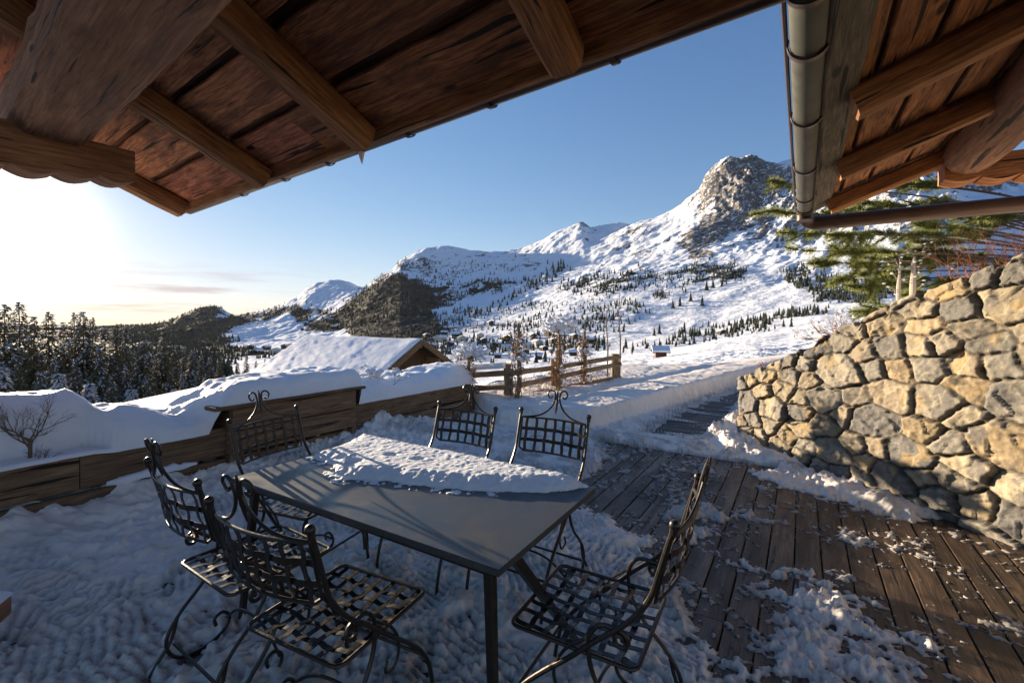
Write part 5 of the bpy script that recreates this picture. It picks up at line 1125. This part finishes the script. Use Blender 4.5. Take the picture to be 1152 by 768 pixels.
for i in pick:
    r_, c__ = flat[i]; Xq = XX[r_, c__] + RNG.uniform(-4, 4); Yq = YY[r_, c__] + RNG.uniform(-8, 8); h_ = RNG.uniform(7, 17) * (1.5 if Yq > 1800 else 1); zq_ = ZZ[r_, c__] - 1
    cone_tree(v, f, m, Xq, Yq, zq_, h_, h_ * .22, rnd)
for (x0, y0, x1, y1, n) in ((595, 322, 640, 302, 22), (470, 380, 560, 344, 30), (560, 344, 610, 318, 26), (700, 396, 860, 372, 60), (480, 384, 690, 388, 70), (560, 376, 620, 352, 20), (640, 330, 720, 322, 40), (520, 322, 640, 316, 14)):
    for k in range(n):
        t = rnd.random(); g_ = hit(x0 + (x1 - x0) * t + rnd.gauss(0, 5), y0 + (y1 - y0) * t + rnd.gauss(0, 2.5), 120)
        if g_: cone_tree(v, f, m, g_[0], g_[1], g_[2] - 1, g_[1] * rnd.uniform(4, 9) / F, g_[1] * 1.6 / F, rnd)
me = bpy.data.meshes.new('far_forest'); me.from_pydata(v, [], f); me.materials.append(FARN); o = bpy.data.objects.new('far_forest', me); col.objects.link(o)
tag(o, 'dark conifer woods spread in belts over the mountain slopes', 'forest', kind='stuff')

# ------------------------------------------------------------------ the village in the valley and lone huts
def make_house(w_, l_, h_, wallm, seed):
    o = empty('chalet'); rnd = random.Random(seed); ov = 1.2; pitch = .42
    mb = MB(); vs = [(-w_ / 2, -l_ / 2, -3), (w_ / 2, -l_ / 2, -3), (w_ / 2, -l_ / 2, h_), (0, -l_ / 2, h_ + w_ / 2 * pitch), (-w_ / 2, -l_ / 2, h_)]; vb = [(x, l_ / 2, z) for x, y, z in vs]
    mb.add(vs + vb, [(0, 1, 2, 3, 4), (9, 8, 7, 6, 5), (1, 6, 7, 2), (0, 4, 9, 5)], [[(0, 0)] * 5, [(0, 0)] * 5, [(0, 0)] * 4, [(0, 0)] * 4]); mb.build('wall', wallm, o, smooth=0)
    for nm, m_, dz, th in (('roof', W_CHALET, .0, .3), ('roof_snow', SNOW, .3, .5)):
        mb = MB(); e_ = w_ / 2 + ov; zr = h_ + w_ / 2 * pitch + dz + .1; ze = h_ - ov * pitch + dz + .1; y_ = l_ / 2 + ov * .9
        vs = [(-e_, -y_, ze), (0, -y_, zr), (e_, -y_, ze), (e_, -y_, ze + th), (0, -y_, zr + th), (-e_, -y_, ze + th)]; vb = [(x, y_, z) for x, y, z in vs]
        mb.add(vs + vb, [(0, 1, 4, 5), (1, 2, 3, 4), (7, 6, 11, 10), (8, 7, 10, 9), (5, 4, 10, 11), (4, 3, 9, 10), (1, 0, 6, 7), (2, 1, 7, 8), (0, 5, 11, 6), (3, 2, 8, 9)], [[(0, 0)] * 4] * 10); mb.build(nm, m_, o, smooth=0)
    mb = MB(); 
    for zz2 in ([1.2, 3.8] if h_ > 4 else [1.0]):
        for x in np.arange(-w_ / 2 + 1.3, w_ / 2 - .8, 2.4): beam(mb, (x, -l_ / 2 - .04, zz2), (x + 1.1, -l_ / 2 - .04, zz2), .08, 1.2, bev=.01)
    mb.build('window', GLASS, o, smooth=0)
    return o
HPROT = [make_house(9, 10, 5.5, W_CHALET, 1), make_house(11, 12, 6, WALLP, 2), make_house(8, 9, 5, W_CHALET, 3)]; hus = [0] * 3; rnd = random.Random(33)
HS = [(604, 389, 1), (622, 386, 0), (646, 381, 0), (640, 392, 2), (592, 398, 0), (606, 404, 0), (570, 395, 1), (558, 390, 0), (545, 386, 2), (532, 391, 0), (520, 386, 1), (507, 389, 0), (496, 384, 1), (488, 392, 2), (548, 398, 0), (612, 394, 2), (628, 398, 0), (652, 390, 2), (585, 386, 2), (570, 383, 0), (540, 381, 1), (514, 380, 0), (500, 377, 2), (600, 381, 0), (560, 403, 2), (618, 378, 0), (664, 386, 0), (480, 380, 0), (594, 392, 1), (578, 402, 1), (645, 400, 0), (528, 397, 0),
      (320, 392, 0), (330, 394, 1), (342, 390, 0), (300, 394, 2), (290, 399, 0), (310, 399, 1), (325, 402, 0), (340, 399, 2), (352, 393, 0), (283, 392, 2), (345, 366, 0), (372, 363, 2), (378, 370, 0), (340, 372, 2), (552, 366, 2), (500, 340, 2), (812, 376, 2)]
for (px, py, k) in HS:
    g_ = hit(px, py, 200)
    if g_ is None: continue
    o = HPROT[k] if not hus[k] else copy_tree(HPROT[k]); hus[k] = 1; s_ = rnd.uniform(.9, 1.25) * min(1.8, max(.85, g_[1] / 700)); o.location = g_; o.scale = (s_,) * 3; o.rotation_euler = (0, 0, rnd.choice([0, .4, -.5, 1.4, .2]) + rnd.uniform(-.2, .2))
    wh = 'above the spruce wood, left of the hut' if px < 400 else 'standing alone on the slope above the village' if (py < 377) else 'in the village behind the rail fence'
    kd = 'pale-walled' if k == 1 else 'dark timber'; sz = 'broad' if k != 2 else 'narrow'
    if k == 1: sz = ''
    tag(o, ' '.join(('%s %s snowy-roofed chalet %s' % (sz, kd, wh)).split()), 'house', ' '.join(('%s %s chalets %s' % (sz, kd, wh)).split()))
g_ = hit(743, 403.5, 30, 300) or (28, 88, -6)
o = make_house(5.0, 3.6, 1.9, wood('red_barn_wood', (.10, .035, .02), (.24, .09, .05), (.3, .13, .08)), 9); o.name = 'barn'; o.location = g_; s_ = g_[1] * 21 / F / 6.4; o.scale = (s_,) * 3; o.rotation_euler = (0, 0, R(78)); tag(o, 'small red-brown barn with a snowy roof standing on the open snowfield', 'barn')

# ------------------------------------------------------------------ behind the wall: pine, shrubs, pale stems
def wz(x, y):
    d_, t_ = wall_side(np.array([x]), np.array([y])); return float(wall_top(t_)[0])
rnd = random.Random(21)
tr = at(1240, 300, 8.6); pine = empty('pine_tree', (tr.x, tr.y, 1.0), 0, 'long-needled pine reaching its branches out from behind the right roof', 'tree')
O = Vector((tr.x, tr.y, 1.0)); mb = MB(); tube(mb, cat([(0, 0, -.4), (.05, 0, 1.6), (-.03, 0, 3.2), (.05, .1, 6)], 6), .13, 10, scales=None); mb.build('trunk', BARK, pine)
BR = [((866, 206, 7.2), .45), ((862, 238, 7.0), .3), ((875, 262, 6.8), .35), ((905, 282, 7.0), .2), ((926, 296, 7.6), .1), ((940, 315, 7.8), .05), ((958, 350, 7.3), -.1), ((1000, 372, 7.4), -.3), ((1008, 205, 8.4), .4), ((1045, 230, 8.2), .4), ((960, 205, 8.4), .5), ((1060, 318, 7.6), -.1), ((1020, 330, 8.2), 0), ((1078, 262, 8), .2), ((985, 262, 7.8), .2), ((1000, 290, 8), .1), ((1100, 240, 8.4), .2), ((968, 290, 8.6), .3), ((1075, 290, 8.6), .1)]
for _ in range(18): BR.append(((rnd.uniform(930, 1150), rnd.uniform(225, 345), rnd.uniform(7.2, 9.2)), rnd.uniform(-.2, .5)))
mbw = MB(); mbn = MB(); tips = []
for (px, py, Y), lift in BR:
    tip = at(px, py, Y) - O; root = Vector((0, 0, tip.z * .55 + lift + .35 - .0)); mid = root.lerp(tip, .55) + Vector((0, 0, .12))
    pts = cat([root, mid, tip + Vector((0, 0, -.0))], 14); tube(mbw, pts, .022, 6, scales=[1 - .75 * i / len(pts) for i in range(len(pts))])
    n = len(pts); tips.append((pts[-1], (pts[-1] - pts[-2]).normalized()))
    for k in range(15):
        i = rnd.randint(int(n * .70), n - 1); d = (pts[min(n - 1, i)] - pts[i - 1]).normalized(); d = (d + Vector((rnd.uniform(-.8, .8), rnd.uniform(-.8, .8), rnd.uniform(-.7, .4)))).normalized(); L_ = rnd.uniform(.12, .34)
        e = pts[i] + d * L_; tube(mbw, [pts[i], pts[i] + d * L_ * .5 + Vector((0, 0, -.01)), e], .007, 4); tips.append((e, d))
        if rnd.random() < .6: tips.append((pts[i] + d * L_ * .55, d))
for (e, d) in tips:
    for k in range(110):
        back = rnd.uniform(0, .2); r_ = Vector((rnd.gauss(0, 1), rnd.gauss(0, 1), rnd.gauss(0, 1))).normalized(); nd = (d * rnd.uniform(.2, 1.0) + r_ * .9 + Vector((0, 0, .05))).normalized(); L_ = rnd.uniform(.08, .14); b_ = e - d * back; s_ = nd.cross(r_).normalized() * .006
        mbn.add([b_ - s_, b_ + nd * L_, b_ + s_], [(0, 1, 2)])
mbw.build('branches', BARK, pine); mbn.build('needles', PINE, pine, smooth=0)
def bush(name, px, py, Y, label, cat_, n, L_, r, mat, up=.8, depth=3, spread=.5, snowc=0, wid=.2, dirx=0, nb=3):
    p = at(px, py, Y); rnd = random.Random(int(px + py)); o = empty(name, p, 0, label, cat_); mb = MB(); e = []
    for k in range(n): e += twigs(mb, (rnd.uniform(-wid, wid), rnd.uniform(-.15, .15), -.15), (dirx + rnd.uniform(-1, 1), rnd.uniform(-.6, .6), up * rnd.uniform(.4, 1.3)), L_, r, depth, spread, nb, 0, rnd)
    mb.build('branches', mat, o)
    if snowc: mb = MB(); clumps(mb, rnd.sample(e, min(len(e), snowc)), .035, rnd); tag(mb.build('snow', SNOW, o), kind='stuff')
    return o
bush('red_twig_shrub', 962, 372, 4.9, 'spreading reddish shrub with bare arching twigs on the sloping wall top', 'shrub', 22, .20, .006, TWIGR, .5, 2, .45, 22, .25, -.35)
bush('red_twig_shrub', 1112, 302, 6.2, 'taller thicket of red-brown twigs behind the wall at the right edge', 'shrub', 46, .30, .007, TWIGR, 1.2, 3, .4, 0, .6, 0, 2)
bush('dry_twig_tuft', 868, 408, 6.6, 'small tuft of rusty twigs in the snow just past the wall end', 'shrub', 16, .10, .004, TWIGR, .9, 2, .5, 0, .1, -.2)
for px, top, Y, lb in ((1010, 300, 6.6, 'pale stem with stubs standing behind the wall, left one of two'), (1026, 290, 6.8, 'thicker pale stem behind the wall, right one of two')):
    p = at(px, 345, Y); o = empty('pale_sapling', p, 0, lb, 'tree'); h_ = (345 - top) * Y / F; rnd = random.Random(px); mb = MB(); tube(mb, [(0, 0, -.4), (.01, 0, h_ * .5), (.03, 0, h_ + .02)], .036 if px > 1015 else .026, 8, scales=[1.3, 1, .35]); mb.build('trunk', BIRCH, o); mb = MB(); e = []
    for k in range(14): z = rnd.uniform(0, h_ + .2); e += twigs(mb, (0, 0, z), (rnd.uniform(-1, 1), rnd.uniform(-.5, .5), .3), .12, .006, 1, .5, 2, 0, rnd)
    mb.build('branches', BIRCH, o); mb = MB(); clumps(mb, e[::2], .028, rnd, 1, .5); tag(mb.build('snow', SNOW, o), kind='stuff')
# bare round tree and pole on the field crest
g_ = hit(849, 373, 60, 300)
if g_:
    rnd = random.Random(4); o = empty('bare_tree', g_, 0, 'lone leafless round-crowned tree on the crest of the snowfield', 'tree'); h_ = 24 * g_[1] / F; mb = MB(); tube(mb, [(0, 0, -.3), (0, 0, h_ * .3)], h_ * .03, 6); mb.build('trunk', TWIG, o); mb = MB()
    g_2 = g_
    for k in range(9): twigs(mb, (0, 0, h_ * .25), (rnd.uniform(-1, 1), rnd.uniform(-1, 1), 1.0), h_ * .30, h_ * .012, 4, .45, 3, 0, rnd)
    mb.build('branches', TWIG, o)
# end of a wooden bench with snow, at the left edge of the picture
b0 = ground(2, 700, .0); o = empty('wooden_bench', (ground(4, 706, .16)[0] - .09, ground(4, 706, .16)[1], 0), R(20), 'corner of a dark wooden block bench capped with snow at the left edge', 'bench')
mb = MB(); beam(mb, (-1.0, 0, .17), (0, 0, .17), .34, .10, rough=.003); mb.build('seat', W_LOG, o)
mb = MB(); beam(mb, (-.25, 0, 0), (-.25, 0, .12), .28, .08); mb.build('leg', W_LOG, o)
gx2 = np.linspace(-1.0, .01, 50); gy2 = np.linspace(-.175, .175, 26); A_, B_ = np.meshgrid(gx2, gy2, indexing='ij'); ed = np.minimum(sstep(0.01, -.05, A_), sstep(.175, .11, np.abs(B_)))
grid_obj('seat_snow', np.stack([A_, B_, .215 + .05 * ed ** .5 + .015 * fbm(A_ * 12, B_ * 12, None, 3, 501) * ed], -1), SNOW, parent=o)

# ------------------------------------------------------------------ the valley's air
mb = MB(); x0, x1, y0, y1, z0, z1 = -9500, 12000, -60, 9100, -900, 1150
mb.add([(x0, y0, z0), (x1, y0, z0), (x1, y1, z0), (x0, y1, z0), (x0, y0, z1), (x1, y0, z1), (x1, y1, z1), (x0, y1, z1)], [(3, 2, 1, 0), (4, 5, 6, 7), (0, 1, 5, 4), (1, 2, 6, 5), (2, 3, 7, 6), (3, 0, 4, 7)])
hm = bpy.data.materials.new('haze'); hm.use_nodes = True; nt = hm.node_tree; nt.nodes.clear(); pv = N(nt, 'ShaderNodeVolumePrincipled', Density=4.5e-6, Anisotropy=.25); pv.inputs['Color'].default_value = (.86, .92, 1, 1); oo = N(nt, 'ShaderNodeOutputMaterial'); nt.links.new(pv.outputs[0], oo.inputs['Volume'])
tag(mb.build('haze', hm, smooth=0), 'thin bluish winter air filling the valley', 'haze', kind='stuff')
